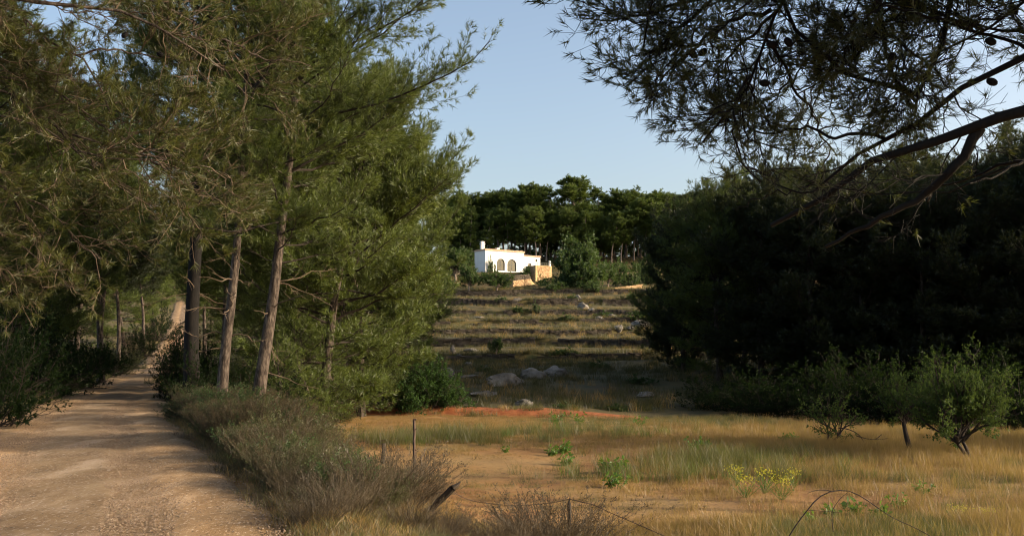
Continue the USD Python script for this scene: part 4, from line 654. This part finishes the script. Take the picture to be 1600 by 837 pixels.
limbsL = [
    ([W(-10.25, 12.5, 6.2), (-60, -20, 11.5), (30, 4, 11.6), (110, 10, 11.8), (180, 14, 12.0), (245, 42, 12.2), (300, 78, 12.4), (350, 110, 12.6)], .060, .010),
    ([W(-10.3, 12.5, 5.9), (-60, 40, 12.0), (0, 70, 12.1), (55, 105, 12.3), (100, 150, 12.4), (150, 190, 12.6), (210, 225, 12.8), (270, 243, 13.0)], .034, .008),
    ([W(-10.3, 12.5, 5.2), (-60, 90, 12.2), (0, 125, 12.3), (60, 180, 12.5), (110, 205, 12.6), (180, 222, 12.7), (250, 246, 12.8), (330, 262, 13)], .040, .008),
    ([W(-10.3, 12.5, 4.9), (-40, 175, 12.0), (40, 190, 12.2), (120, 235, 12.4), (200, 250, 12.6), (280, 250, 12.8)], .030, .007),
    ([W(-10.3, 12.5, 6.8), (-60, -80, 12.2), (40, 30, 12.4), (90, 75, 12.5), (140, 100, 12.6), (165, 160, 12.8), (200, 240, 13)], .034, .008),
    ([W(-10.3, 12.5, 4.0), (-40, 270, 12.4), (20, 300, 12.6), (80, 330, 12.8), (130, 380, 13), (170, 410, 13.2)], .030, .007),
    ([W(-10.3, 12.5, 3.5), (-40, 330, 12.4), (10, 370, 12.6), (60, 400, 12.8), (100, 440, 13)], .026, .006),
    ([W(-10.3, 12.5, 7.6), (-40, -120, 12.5), (80, -60, 12.7), (180, -20, 12.9), (280, 20, 13.2), (340, 60, 13.5), (400, 130, 14)], .040, .008),
    ([W(-10.2, 12.5, 5.5), (-40, 130, 13.5), (60, 160, 13.8), (150, 260, 14), (220, 310, 14.2), (270, 330, 14.4)], .030, .007),
]
def keepL(w): return 0.85 + 0 * w[:, 0]
near_pine('pine whose straw coloured dead branches and boughs hang across the top left', (-10.6, 12.5, float(hgt(-10.6, 12.5))), trunkL, .20, limbsL, 72, 4.2, 7, 1.15, 9, .20, 30, .10, .0085, keepL, lambda w: 1.0 + 0 * w[:, 0], .5, lambda w: w[:, 0] < 99, 'pine_needles_left', 'pine_bark',
          [(195, 55, 12.1), (250, 85, 12.3), (265, 235, 12.7)], 'grey_twigs')

# ------------------------------------------------------------------ bushes beside the road and the field
BA, BB, BC, BD = (source(n) for n in ('dark_bush_source', 'dense_bush_source', 'light_bush_source', 'green_bush_source'))
shrub(BD, np.random.default_rng(84), W=3.6, H=1.9, nb=80, sd=7, td=9, per=13, ll=.085, lw=.042, mat_l='bank_bush_leaves', tw=.22, lump=.22)
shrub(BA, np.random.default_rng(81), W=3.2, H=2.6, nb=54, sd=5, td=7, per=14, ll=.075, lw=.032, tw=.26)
shrub(BB, np.random.default_rng(82), W=3.2, H=1.7, nb=60, sd=6, td=8, per=14, ll=.065, lw=.030, tw=.22, lump=.25)
shrub(BC, np.random.default_rng(83), W=2.0, H=1.6, nb=44, sd=6, td=8, per=12, ll=.06, lw=.022, mat_l='verge_leaves', tw=.22)
for src, u, d, w, h, sw, sh, lab in [
    (BD, 668, 41.7, 3.5, 1.85, 3.6, 1.9, 'dense dark green bush at the edge of the red bank, right of the young pine'), (BB, 545, 43.5, 3.4, 1.5, 3.2, 1.7, 'dark low bush left of the young pine'), (BC, 505, 36, 2.6, 1.3, 2.0, 1.6, 'olive bush under the boughs left of the red bank'), (BC, 475, 30, 2.2, 1.0, 2.0, 1.6, 'olive bush between the leaning trunk and the field corner'), (BB, 600, 46, 3.2, 1.5, 3.2, 1.7, 'dark bush behind the stem of the young pine'), (BB, 455, 33, 2.2, .9, 3.2, 1.7, 'low bush under the boughs at the corner of the field'),
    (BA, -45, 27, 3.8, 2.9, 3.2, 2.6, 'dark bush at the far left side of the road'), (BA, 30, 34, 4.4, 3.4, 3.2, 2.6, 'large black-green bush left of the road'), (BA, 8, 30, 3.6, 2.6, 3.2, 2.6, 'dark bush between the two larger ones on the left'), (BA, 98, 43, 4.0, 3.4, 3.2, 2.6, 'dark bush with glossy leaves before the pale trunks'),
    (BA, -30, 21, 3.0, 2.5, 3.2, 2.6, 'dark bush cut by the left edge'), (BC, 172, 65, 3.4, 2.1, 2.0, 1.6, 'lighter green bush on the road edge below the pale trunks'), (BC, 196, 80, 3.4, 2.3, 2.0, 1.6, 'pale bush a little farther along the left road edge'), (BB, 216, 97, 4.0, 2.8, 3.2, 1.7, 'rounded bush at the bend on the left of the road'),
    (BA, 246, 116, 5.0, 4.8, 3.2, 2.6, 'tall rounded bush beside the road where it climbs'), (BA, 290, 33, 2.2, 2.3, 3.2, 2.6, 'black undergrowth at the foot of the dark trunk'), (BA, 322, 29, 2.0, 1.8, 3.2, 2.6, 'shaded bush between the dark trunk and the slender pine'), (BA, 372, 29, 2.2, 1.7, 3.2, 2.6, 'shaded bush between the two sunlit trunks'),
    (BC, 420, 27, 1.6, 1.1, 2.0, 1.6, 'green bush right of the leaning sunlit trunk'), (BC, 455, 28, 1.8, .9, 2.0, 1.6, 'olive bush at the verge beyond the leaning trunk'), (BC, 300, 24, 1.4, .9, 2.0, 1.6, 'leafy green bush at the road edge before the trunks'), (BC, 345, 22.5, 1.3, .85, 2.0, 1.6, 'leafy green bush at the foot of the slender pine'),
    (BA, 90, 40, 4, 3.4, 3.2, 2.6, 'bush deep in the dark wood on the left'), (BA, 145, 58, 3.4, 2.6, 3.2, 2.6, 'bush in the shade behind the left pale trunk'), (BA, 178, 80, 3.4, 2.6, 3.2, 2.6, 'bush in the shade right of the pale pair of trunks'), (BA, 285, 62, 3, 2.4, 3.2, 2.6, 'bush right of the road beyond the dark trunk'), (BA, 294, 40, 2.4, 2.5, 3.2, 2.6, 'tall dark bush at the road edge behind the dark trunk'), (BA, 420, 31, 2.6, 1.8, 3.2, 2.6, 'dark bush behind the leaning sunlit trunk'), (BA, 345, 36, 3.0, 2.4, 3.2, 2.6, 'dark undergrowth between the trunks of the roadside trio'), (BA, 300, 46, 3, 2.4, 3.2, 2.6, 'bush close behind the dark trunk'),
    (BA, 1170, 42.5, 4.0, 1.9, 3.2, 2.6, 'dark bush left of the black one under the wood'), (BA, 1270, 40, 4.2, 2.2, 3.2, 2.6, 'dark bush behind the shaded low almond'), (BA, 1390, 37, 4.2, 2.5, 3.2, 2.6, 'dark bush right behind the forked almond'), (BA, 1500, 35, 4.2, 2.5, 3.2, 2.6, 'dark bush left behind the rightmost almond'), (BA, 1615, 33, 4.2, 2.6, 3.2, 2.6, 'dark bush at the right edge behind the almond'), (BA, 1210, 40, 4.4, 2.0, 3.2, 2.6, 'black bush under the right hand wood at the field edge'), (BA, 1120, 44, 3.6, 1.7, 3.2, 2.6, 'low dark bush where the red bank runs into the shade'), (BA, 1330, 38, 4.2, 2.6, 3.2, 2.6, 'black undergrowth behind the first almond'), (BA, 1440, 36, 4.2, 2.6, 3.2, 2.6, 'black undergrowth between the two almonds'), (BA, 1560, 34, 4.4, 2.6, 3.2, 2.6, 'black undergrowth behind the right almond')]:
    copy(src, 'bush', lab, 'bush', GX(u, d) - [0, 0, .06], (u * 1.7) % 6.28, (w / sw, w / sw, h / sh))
AA, AB, AC = (thing('almond_tree', l, 'tree', GP(u, v)) for u, v, l in ((1426, 704, 'small almond tree with a forked pale trunk, left of the rightmost one'), (1520, 718, 'rounded leafy almond tree at the right edge of the field'), (1292, 694, 'shaded low almond with pale leaves and a drooping bare branch')))
broadleaf(AA, np.random.default_rng(91), H=2.45, W=2.5, th=.85, nb=20, sd=7, td=12, per=8, ll=.062, lw=.030, r0=.062, lean=(-.22, .0), tw=.18)
broadleaf(AB, np.random.default_rng(92), H=2.6, W=3.3, th=.45, nb=34, sd=7, td=12, per=9, ll=.066, lw=.032, r0=.06, lean=(.12, .0), tw=.19, multi=2)
broadleaf(AC, np.random.default_rng(93), H=1.5, W=2.3, th=.30, nb=18, sd=5, td=8, per=6, ll=.075, lw=.034, r0=.05, lean=(.05, 0), tw=.18, multi=2)
o = GP(1292, 694); db = [resample(np.array([PX(u, v, o[1] - .9) for u, v in pl]) - o, 12) for pl in ([(1310, 668), (1345, 682), (1352, 700), (1346, 716), (1338, 722)], [(1338, 680), (1368, 686), (1388, 684)], [(1342, 718), (1350, 714)], [(1340, 722), (1330, 717)], [(1368, 686), (1378, 678)])]
obj('drooping_branch', tubes(np.array(db), np.broadcast_to(np.linspace(.016, .008, 12), (5, 12)), 5), 'dark_bark', AC)

# ------------------------------------------------------------------ fence remains, wires, bramble
def post(name, label, b, top, r, sides, mt, cat='fence post'):
    b, top = np.asarray(b, float), np.asarray(top, float); t = thing(name, label, cat, b); d = top - b; P = b * 0 + np.linspace(-.12, 1, 9)[:, None] * d
    g = np.random.default_rng(int(abs(b[0] * 100))).normal(size=(9, 3)) * r * .12; obj('shaft', tubes((P + g)[None], np.full((1, 9), r), sides), mt, t); return t
p = GP(647, 782); t = post('fence_post', 'thin rusty iron fence post standing upright in the verge', p, PX(647.5, 656, p[1]), .020, 4, 'rusty_metal')
h = PX(647.5, 656, p[1]) - p
for k, fz in enumerate((.35, .62, .88)): obj('wire_notch', bx(-.028, .028, -.006, .006, h[2] * fz, h[2] * fz + .018), 'rusty_metal', t)
obj('post_cap', bx(-.024, .024, -.024, .024, h[2] + .001, h[2] + .02), 'rusty_metal', t)
p = GX(600, 23.0); t = post('fence_post', 'short wooden fence post half hidden by the verge brush', p, PX(600, 692, 23.0), .045, 8, 'weathered_wood'); obj('staple', bx(-.05, .05, -.052, -.046, .55, .57), 'rusty_metal', t)
pa, pb = PX(655, 812, 12.7), PX(708, 761, 12.3); t = post('leaning_stake', 'dark weathered wooden stake leaning to the right in the brush', pa, pb, .042, 7, 'weathered_wood', 'stake'); obj('split_end', tubes((np.array([pb - pa, pb - pa + [.05, 0, .03], pb - pa + [.09, 0, .07]]))[None], np.array([[.035, .026, .008]]), 6), 'weathered_wood', t)
pc, pd_ = GX(890, 12.4), PX(889, 786, 12.4); t = post('fence_post', 'thin broken post standing in the dry bush at the bottom of the view', pc, pd_, .026, 6, 'weathered_wood'); obj('splinter', tubes((np.array([pd_ - pc, pd_ - pc + [.015, 0, .08]]))[None], np.array([[.018, .004]]), 5), 'weathered_wood', t)
def wire(label, pts, barb=True, r=.0042):
    P = resample(np.array([PX(*q) for q in pts]), 60); t = thing('barbed_wire', label, 'wire', P[0]); obj('strand', tubes((P - P[0])[None], np.full((1, 60), r), 5), 'rusty_metal', t)
    rg = np.random.default_rng(len(label)); d = unit(rg.normal(size=(20, 3))); c = P[2:-2:3][:20] - P[0]; d = d[:len(c)]
    if barb: obj('barbs', tubes(np.stack([c - d * .022, c, c + d * .022], 1), np.full((len(c), 3), .0025), 3), 'rusty_metal', t, kind='stuff')
wire('sagging barbed wire running from the leaning stake to the broken post', [(707, 764, 12.3), (745, 783, 13), (800, 789, 12.9), (850, 786, 12.7), (889, 779, 12.4)])
wire('slack barbed wire falling from the broken post to the bottom of the view', [(889, 779, 12.4), (920, 786, 12.0), (960, 803, 11.6), (1000, 820, 11.2), (1050, 842, 10.8)])
wire('loose wire between the iron post and the leaning stake', [(647, 762, 15.4), (665, 770, 14.6), (690, 768, 13.2), (707, 765, 12.3)], False)
bt = thing('bramble_shoot', 'long bare bramble shoot arching over the grass at the bottom right', 'bramble', GX(1232, 11.0))
o = np.array(bt.GetAttribute('xformOp:translate').Get())
for pl, r0 in (([(1226, 850), (1245, 818), (1262, 796), (1280, 776), (1300, 767), (1318, 765), (1340, 772), (1365, 788), (1395, 808), (1430, 824), (1462, 842)], .008), ([(1262, 796), (1290, 798), (1312, 800)], .004), ([(1302, 830), (1300, 802), (1310, 782), (1326, 768)], .005), ([(1300, 767), (1280, 765), (1262, 770)], .005)):
    P = resample(np.array([PX(u, v, 11.0 + .0006 * (u - 1226)) for u, v in pl]) - o, 20); obj('stem', tubes(P[None], np.linspace(r0, r0 * .5, 20)[None], 6), 'dark_bark', bt)

# ------------------------------------------------------------------ weeds of the field
WA, WB, WC = (source(n) for n in ('broad_leaved_weed_source', 'upright_weed_source', 'yellow_flowered_weed_source'))
weed(WA, np.random.default_rng(95), H=.34, W=.5, ns=12, per=6, ll=.12, lw=.085)
weed(WB, np.random.default_rng(96), H=.55, W=.4, ns=9, per=9, ll=.10, lw=.06)
rw = np.random.default_rng(97); weed(WC, rw, H=.5, W=.5, ns=14, per=8, ll=.05, lw=.018)
A = rw.normal(size=(60, 3)) * [.16, .16, .05] + [0, 0, .42]; obj('flowers', leaves(rw, np.stack([A, A + [0, 0, .02], A + [0, 0, .04]], 1), 4, .026, .02, s0=0, a0=50, a1=90), 'yellow_petals', WC, kind='stuff')
for src, u, v, h, lab in [(WB, 1084, 708, .62, 'bright green upright weed alone in the middle of the field'), (WA, 1102, 702, .34, 'small yellow-green weed right of the bright upright one'), (WA, 862, 714, .34, 'green trailing weed left of the centre of the field'), (WA, 881, 710, .42, 'taller green weed next to the trailing one'),
    (WA, 884, 728, .36, 'small green weed below the taller one'), (WA, 948, 738, .36, 'left green weed of the pair near the green patch'), (WA, 965, 738, .40, 'right green weed of the pair near the green patch'), (WA, 955, 762, .34, 'low green weed in front of the pair'), (WB, 970, 764, .42, 'dark green weed at the left end of the green patch'),
    (WA, 790, 709, .22, 'tiny green weed left of the trailing one'), (WB, 1000, 668, .6, 'green tuft at the foot of the far bank'), (WB, 905, 664, .7, 'dark green plant before the red bank at mid field'), (WB, 868, 664, .7, 'olive plant before the red bank'), (WC, 1165, 780, .5, 'left yellow flowering weed in the green patch'), (WC, 1195, 772, .55, 'tallest yellow flowering weed in the green patch'),
    (WC, 1222, 782, .5, 'right yellow flowering weed in the green patch'), (WC, 1150, 760, .45, 'farther yellow flowering weed'), (WC, 1240, 765, .45, 'yellow flowering weed near the end of the green patch'), (WA, 1300, 812, .30, 'light green weed inside the bramble arch'), (WA, 1335, 806, .34, 'light green weed right of the bramble arch top'), (WB, 1405, 800, .42, 'light green weed in a row at the lower right'),
    (WA, 1375, 818, .34, 'light green weed below the row'), (WB, 1442, 778, .4, 'light green weed at the far end of the row'), (WA, 1270, 826, .3, 'light green weed by the foot of the bramble'), (WC, 1545, 828, .35, 'yellow green weed at the bottom right corner'), (WC, 1500, 822, .35, 'yellow green weed left of the corner'), (WA, 1240, 690, .3, 'pale weed near the shade of the wood'), (WA, 1225, 692, .3, 'pale weed left of the one near the wood')]:
    copy(src, 'weed', lab, 'weed', GP(u, v) + [0, 0, .01], (u * 2.3) % 6.28, h * .78 / (.34, .55, .5)[(WA, WB, WC).index(src)], 'green weeds in the field')

# ------------------------------------------------------------------ grass, verge brush, pebbles: what nobody could count
rng = np.random.default_rng(7)
def scatter(n, x0, x1, y0, y1, keep):
    x = x0 + (x1 - x0) * rng.random(n); y = y0 + (y1 - y0) * np.sqrt((y0 / y1) ** 2 + (1 - (y0 / y1) ** 2) * rng.random(n)) if y0 > 0 else y0 + (y1 - y0) * rng.random(n)
    u = 800 + FPX * x / np.maximum(y, .1); k = keep(x, y, u) > rng.random(n); return x[k], y[k]
def lay(name, protos, x, y, smin, smax, idx=None, zs=None, off=0.0, stuff=True):
    n = len(x); z = hgt(x, y) + off; s = smin + (smax - smin) * rng.random(n); s3 = np.stack([s, s, s * (1 if zs is None else zs)], -1)
    p = instancer(name, protos, np.stack([x, y, z], -1), rng.random(n) * 2 * PI, s3, rng.integers(0, len(protos), n) if idx is None else idx)
    return tag(p, kind='stuff')
infield = lambda x, y: (x - ROADX(y) > 3.6) & (y < EDGE(np.clip(x, -30, 60)) + .2 + 5 * sstep(4, 8, x))
inview = lambda u: (u > -80) & (u < 1680)
pat = lambda x, y, s, k: meshkit.fbm(np.stack([x * s, y * s, x * 0], -1), 3, k)
def kdry(x, y, u):
    right = sstep(700, 1350, u); near = sstep(40, 12, y); g = sstep(.40, .60, pat(x, y, .35, 21) + .22 * right)
    return infield(x, y) * inview(u) * (.22 + .78 * g) * (.58 + .42 * right)
x, y = scatter(26000, -9, 21, 8.5, 42, kdry); x2, y2 = scatter(9000, -4, 9, 8.0, 15, kdry); x, y = np.r_[x, x2], np.r_[y, y2]; u = 800 + FPX * x / y
tag(lay('dry_grass', [(clump(rng, 40, .30, .22, .008), 'dry_grass'), (clump(rng, 34, .40, .20, .007, .5), 'dry_grass'), (clump(rng, 46, .20, .26, .009, .6), 'dry_grass'), (clump(rng, 40, .30, .2, .005), 'olive_grass')], x, y, .6, 1.15, zs=.34 + .60 * sstep(800, 1300, u) * (.5 + pat(x, y, .5, 5)),
        idx=np.where(rng.random(len(x)) < .06 + .75 * sstep(.50, .66, pat(x, y, .22, 23)), 3, rng.integers(0, 3, len(x)))), 'dry golden grass standing and lying over the whole field', 'grass')
def kgreen(x, y, u):
    e1 = np.exp(-(((x - 3.9) / 2.3) ** 2 + ((y - 18.3) / 3.0) ** 2)); e2 = np.exp(-(((x - 5.2) / 1.6) ** 2 + ((y - 23.5) / 1.2) ** 2)); e3 = np.exp(-(((x + 2.6) / 2.2) ** 2 + ((y - 29) / 1.3) ** 2)); e4 = np.exp(-(((x - 1) / 3) ** 2 + ((y - 31) / 1.2) ** 2)); e5 = np.exp(-(((x - 5.9) / 1.0) ** 2 + ((y - 15.5) / 1.6) ** 2))
    return infield(x, y) * np.clip(1.2 * e1 + .8 * e2 + .38 * e3 + .30 * e4 + .9 * e5, 0, 1) * sstep(.25, .6, pat(x, y, .9, 31))
x, y = scatter(26000, -6, 12, 12, 36, kgreen)
tag(lay('green_grass', [(clump(rng, 44, .48, .2, .006), 'olive_grass'), (clump(rng, 40, .40, .22, .007, .5), 'olive_grass'), (clump(rng, 26, .34, .2, .010, .5), 'weed_leaves')], x, y, .6, 1.2, idx=np.where(rng.random(len(x)) < .12, 2, rng.integers(0, 2, len(x)))), 'taller olive green grass growing in patches of the dry field', 'grass')
# hillside grass, thicker on the lips of the terraces
hx, hy = [], []
for i in range(7):
    n = 480; a = -16 + 49 * rng.random(n); hx.append(a); hy.append(wall_y(i, a) + .35 + .7 * rng.random(n) ** 2)
n = 7500; a = -18 + 52 * rng.random(n); b = 42.5 + 128 * rng.random(n) ** 1.1; hx.append(a); hy.append(b)
x, y = np.concatenate(hx), np.concatenate(hy); k = (y > EDGE(np.clip(x, -30, 60)) + 1.6) & (pat(x, y, .22, 41) > .36); x, y = x[k], y[k]
tag(lay('hillside_grass', [(clump(rng, 40, .42, .42, .018, .5), 'hill_grass'), (clump(rng, 40, .34, .5, .020, .6), 'hill_grass'), (clump(rng, 30, .5, .32, .016, .4), 'dry_grass')], x, y, .7, 1.35, idx=np.where(rng.random(len(x)) < .16, 2, rng.integers(0, 2, len(x)))), 'tufted green and straw coloured grass over the terraces', 'grass')
n = 420; x = -9 + 14 * rng.random(n); y = EDGE(x) - .7 + 3.0 * rng.random(n) ** 1.3; k = pat(x, y, .8, 77) > .46; x, y = x[k], y[k]
tag(lay('bank_grass', [(clump(rng, 34, .30, .2, .010, .5), 'dry_grass'), (clump(rng, 34, .32, .22, .011, .5), 'olive_grass'), (clump(rng, 24, .30, .2, .014, .5), 'hill_grass')], x, y, .5, 1.2), 'scattered tufts of grass on the red bank', 'grass')
def pebble(seed):
    m = trimesh.creation.icosphere(0, 1.0); v = np.array(m.vertices) * (1 + .5 * (np.random.default_rng(seed).random((12, 1)) - .5)) * [1, .8, .55]; return v, np.array(m.faces)
n = 900; i = rng.integers(0, 7, n); x = -14 + 46 * rng.random(n); y = np.array([float(wall_y(a, b)) for a, b in zip(i, x)]) - .9 - 1.6 * rng.random(n) ** 2; k = pat(x, y, .35, 79) > .5; x, y = x[k], y[k]
tag(lay('rubble', [(pebble(q + 20), 'limestone') for q in range(4)], x, y, .07, .30, off=.03), 'loose stones fallen from the terrace walls', 'rubble')
# the verge
vb = UsdGeom.PointInstancer.Define(stage, '/World/verge_brush'); rel = vb.CreatePrototypesRel()
for k, (W_, H_, ns, lf, stm) in enumerate([(1.1, .95, 80, 'verge_leaves', 'brown_stems'), (.9, 1.15, 90, 'brown_leaves', 'brown_stems'), (1.2, .80, 80, 'verge_leaves', 'brown_stems'), (1.0, .95, 70, 'verge_green', 'brown_stems')]):
    pr = UsdGeom.Xform.Define(stage, f'/World/verge_brush/brush_{k + 1:03d}').GetPrim(); brush(pr, np.random.default_rng(300 + k), W_, H_, ns, leaf=lf, stem=stm, ll=(.050, .044, .048, .060)[k], lw=(.017, .013, .016, .026)[k]); rel.AddTarget(pr.GetPath())
y = 8.2 + 32 * rng.random(1900) ** 1.2; sv = 2.6 + 4.2 * rng.random(1900); x = ROADX(y) + sv; lim = np.interp(y, [8, 9.5, 13, 16, 20, 40], [2.9, 3.2, 3.9, 4.3, 4.9, 5.4]); k = (pat(x, y, .7, 55) > .36) & (rng.random(1900) < sstep(lim + .7, lim - .5, sv)); x, y = x[k], y[k]
s = x - ROADX(y); n = len(x); sc = (.75 + .7 * rng.random(n)) * (.70 + .30 * sstep(2.6, 3.8, s)) * np.interp(y, [8, 9.5, 13, 18, 40], [.30, .40, .58, .56, .62]) * (1 - .35 * sstep(-1.0, .3, s - np.interp(y, [8, 9.5, 13, 16, 20, 40], [2.9, 3.2, 3.9, 4.3, 4.9, 5.4]))) * (.70 + .60 * pat(x, y, .9, 57))
vb.CreatePositionsAttr(Vt.Vec3fArray.FromNumpy(np.stack([x, y, hgt(x, y)], -1).astype(np.float32))); vb.CreateProtoIndicesAttr(Vt.IntArray.FromNumpy(np.where(y > 19, rng.choice([0, 1, 2, 3, 3], n), rng.choice([0, 1, 2, 0, 1, 2, 3], n)).astype(np.int32)))
vb.CreateOrientationsAttr(Vt.QuathArray([Gf.Quath(float(math.cos(a)), 0, 0, float(math.sin(a))) for a in rng.random(n) * PI])); vb.CreateScalesAttr(Vt.Vec3fArray.FromNumpy(np.stack([sc, sc, sc], -1).astype(np.float32)))
tag(vb, 'tangled brown and olive brush along the right side of the dirt road', 'brush', kind='stuff'); print('verge', n)
DB = source('dry_bush_source'); brush(DB, np.random.default_rng(310), 1.0, .9, 150, leaf='brown_stems', stem='brown_stems', ll=.03, lw=.010, fan=.7)
for u, d, h, lab in [(872, 12.0, .95, 'dry brown twiggy bush around the broken post'), (846, 12.6, .75, 'dry brown bush left of the broken post'), (700, 11.4, .36, 'grey dead bush at the bottom below the leaning stake'), (755, 11.0, .40, 'dead grey stalks at the bottom between stake and broken post'), (620, 12.6, .85, 'grey twiggy dead bush left of the iron post'), (590, 11.6, .8, 'grey dead bush at the end of the verge brush'), (665, 14.2, .6, 'dry bush at the foot of the iron post'), (905, 11.6, .6, 'dry stalks right of the broken post'), (540, 10.2, .55, 'low dry bush at the bottom left of the grey dead bushes'), (500, 9.6, .45, 'low dry tuft at the end of the verge nearest to the road'), (640, 10.3, .42, 'tangled dry stalks at the bottom before the iron post'), (690, 10.0, .34, 'pale dead stalks at the bottom edge below the stake'), (795, 10.8, .5, 'thin brown stalks at the bottom edge left of the broken post')]:
    copy(DB, 'dead_bush', lab, 'bush', GX(u, d) - [0, 0, .03], (u * 1.1) % 6, h / .9, 'dead bushes at the bottom of the view')
# left verge grass and litter
y = 13 + 47 * rng.random(5000) ** 1.3; sv = 1.75 + 3.0 * rng.random(5000); x = ROADX(y) - sv; k = pat(x, y, .7, 61) + .25 * sstep(2.0, 3.0, sv) > .50; x, y = x[k], y[k]
tag(lay('roadside_grass', [(clump(rng, 44, .30, .2, .007, .5), 'olive_grass'), (clump(rng, 40, .36, .2, .006, .4), 'hill_grass')], x, y, .6, 1.2), 'low grass along the left edge of the road', 'grass')
y = 8.0 + 30 * rng.random(5200) ** 1.4; sv = 2.0 + 2.2 * rng.random(5200) ** .8; x = ROADX(y) + sv; k = rng.random(5200) < sstep(2.0, 2.7, sv + .5 * (pat(x, y, 1.2, 66) - .5)); x, y = x[k], y[k]
tag(lay('verge_grass', [(clump(rng, 30, .20, .2, .008, .7), 'dry_grass'), (clump(rng, 30, .20, .2, .008, .6), 'olive_grass'), (clump(rng, 34, .22, .22, .008, .6), 'brown_leaves')], x, y, .35, .85), 'short dry grass at the right edge of the road', 'grass')
n = 60000; y = 8.3 + 26 * rng.random(n) ** 1.7; s = rng.normal(size=n) * 1.15; s = np.where(np.abs(s) < 2.3, s, rng.uniform(-2.3, 2.3, n)); x = ROADX(y) + s; k = pat(x, y, .8, 71) > .40 - .2 * rng.random(n); x, y = x[k], y[k]
p = lay('gravel', [(pebble(k), 'pebble_stone') for k in range(4)], x, y, .004, .014, off=.022); tag(p, 'loose gravel lying on the dirt road', 'gravel')
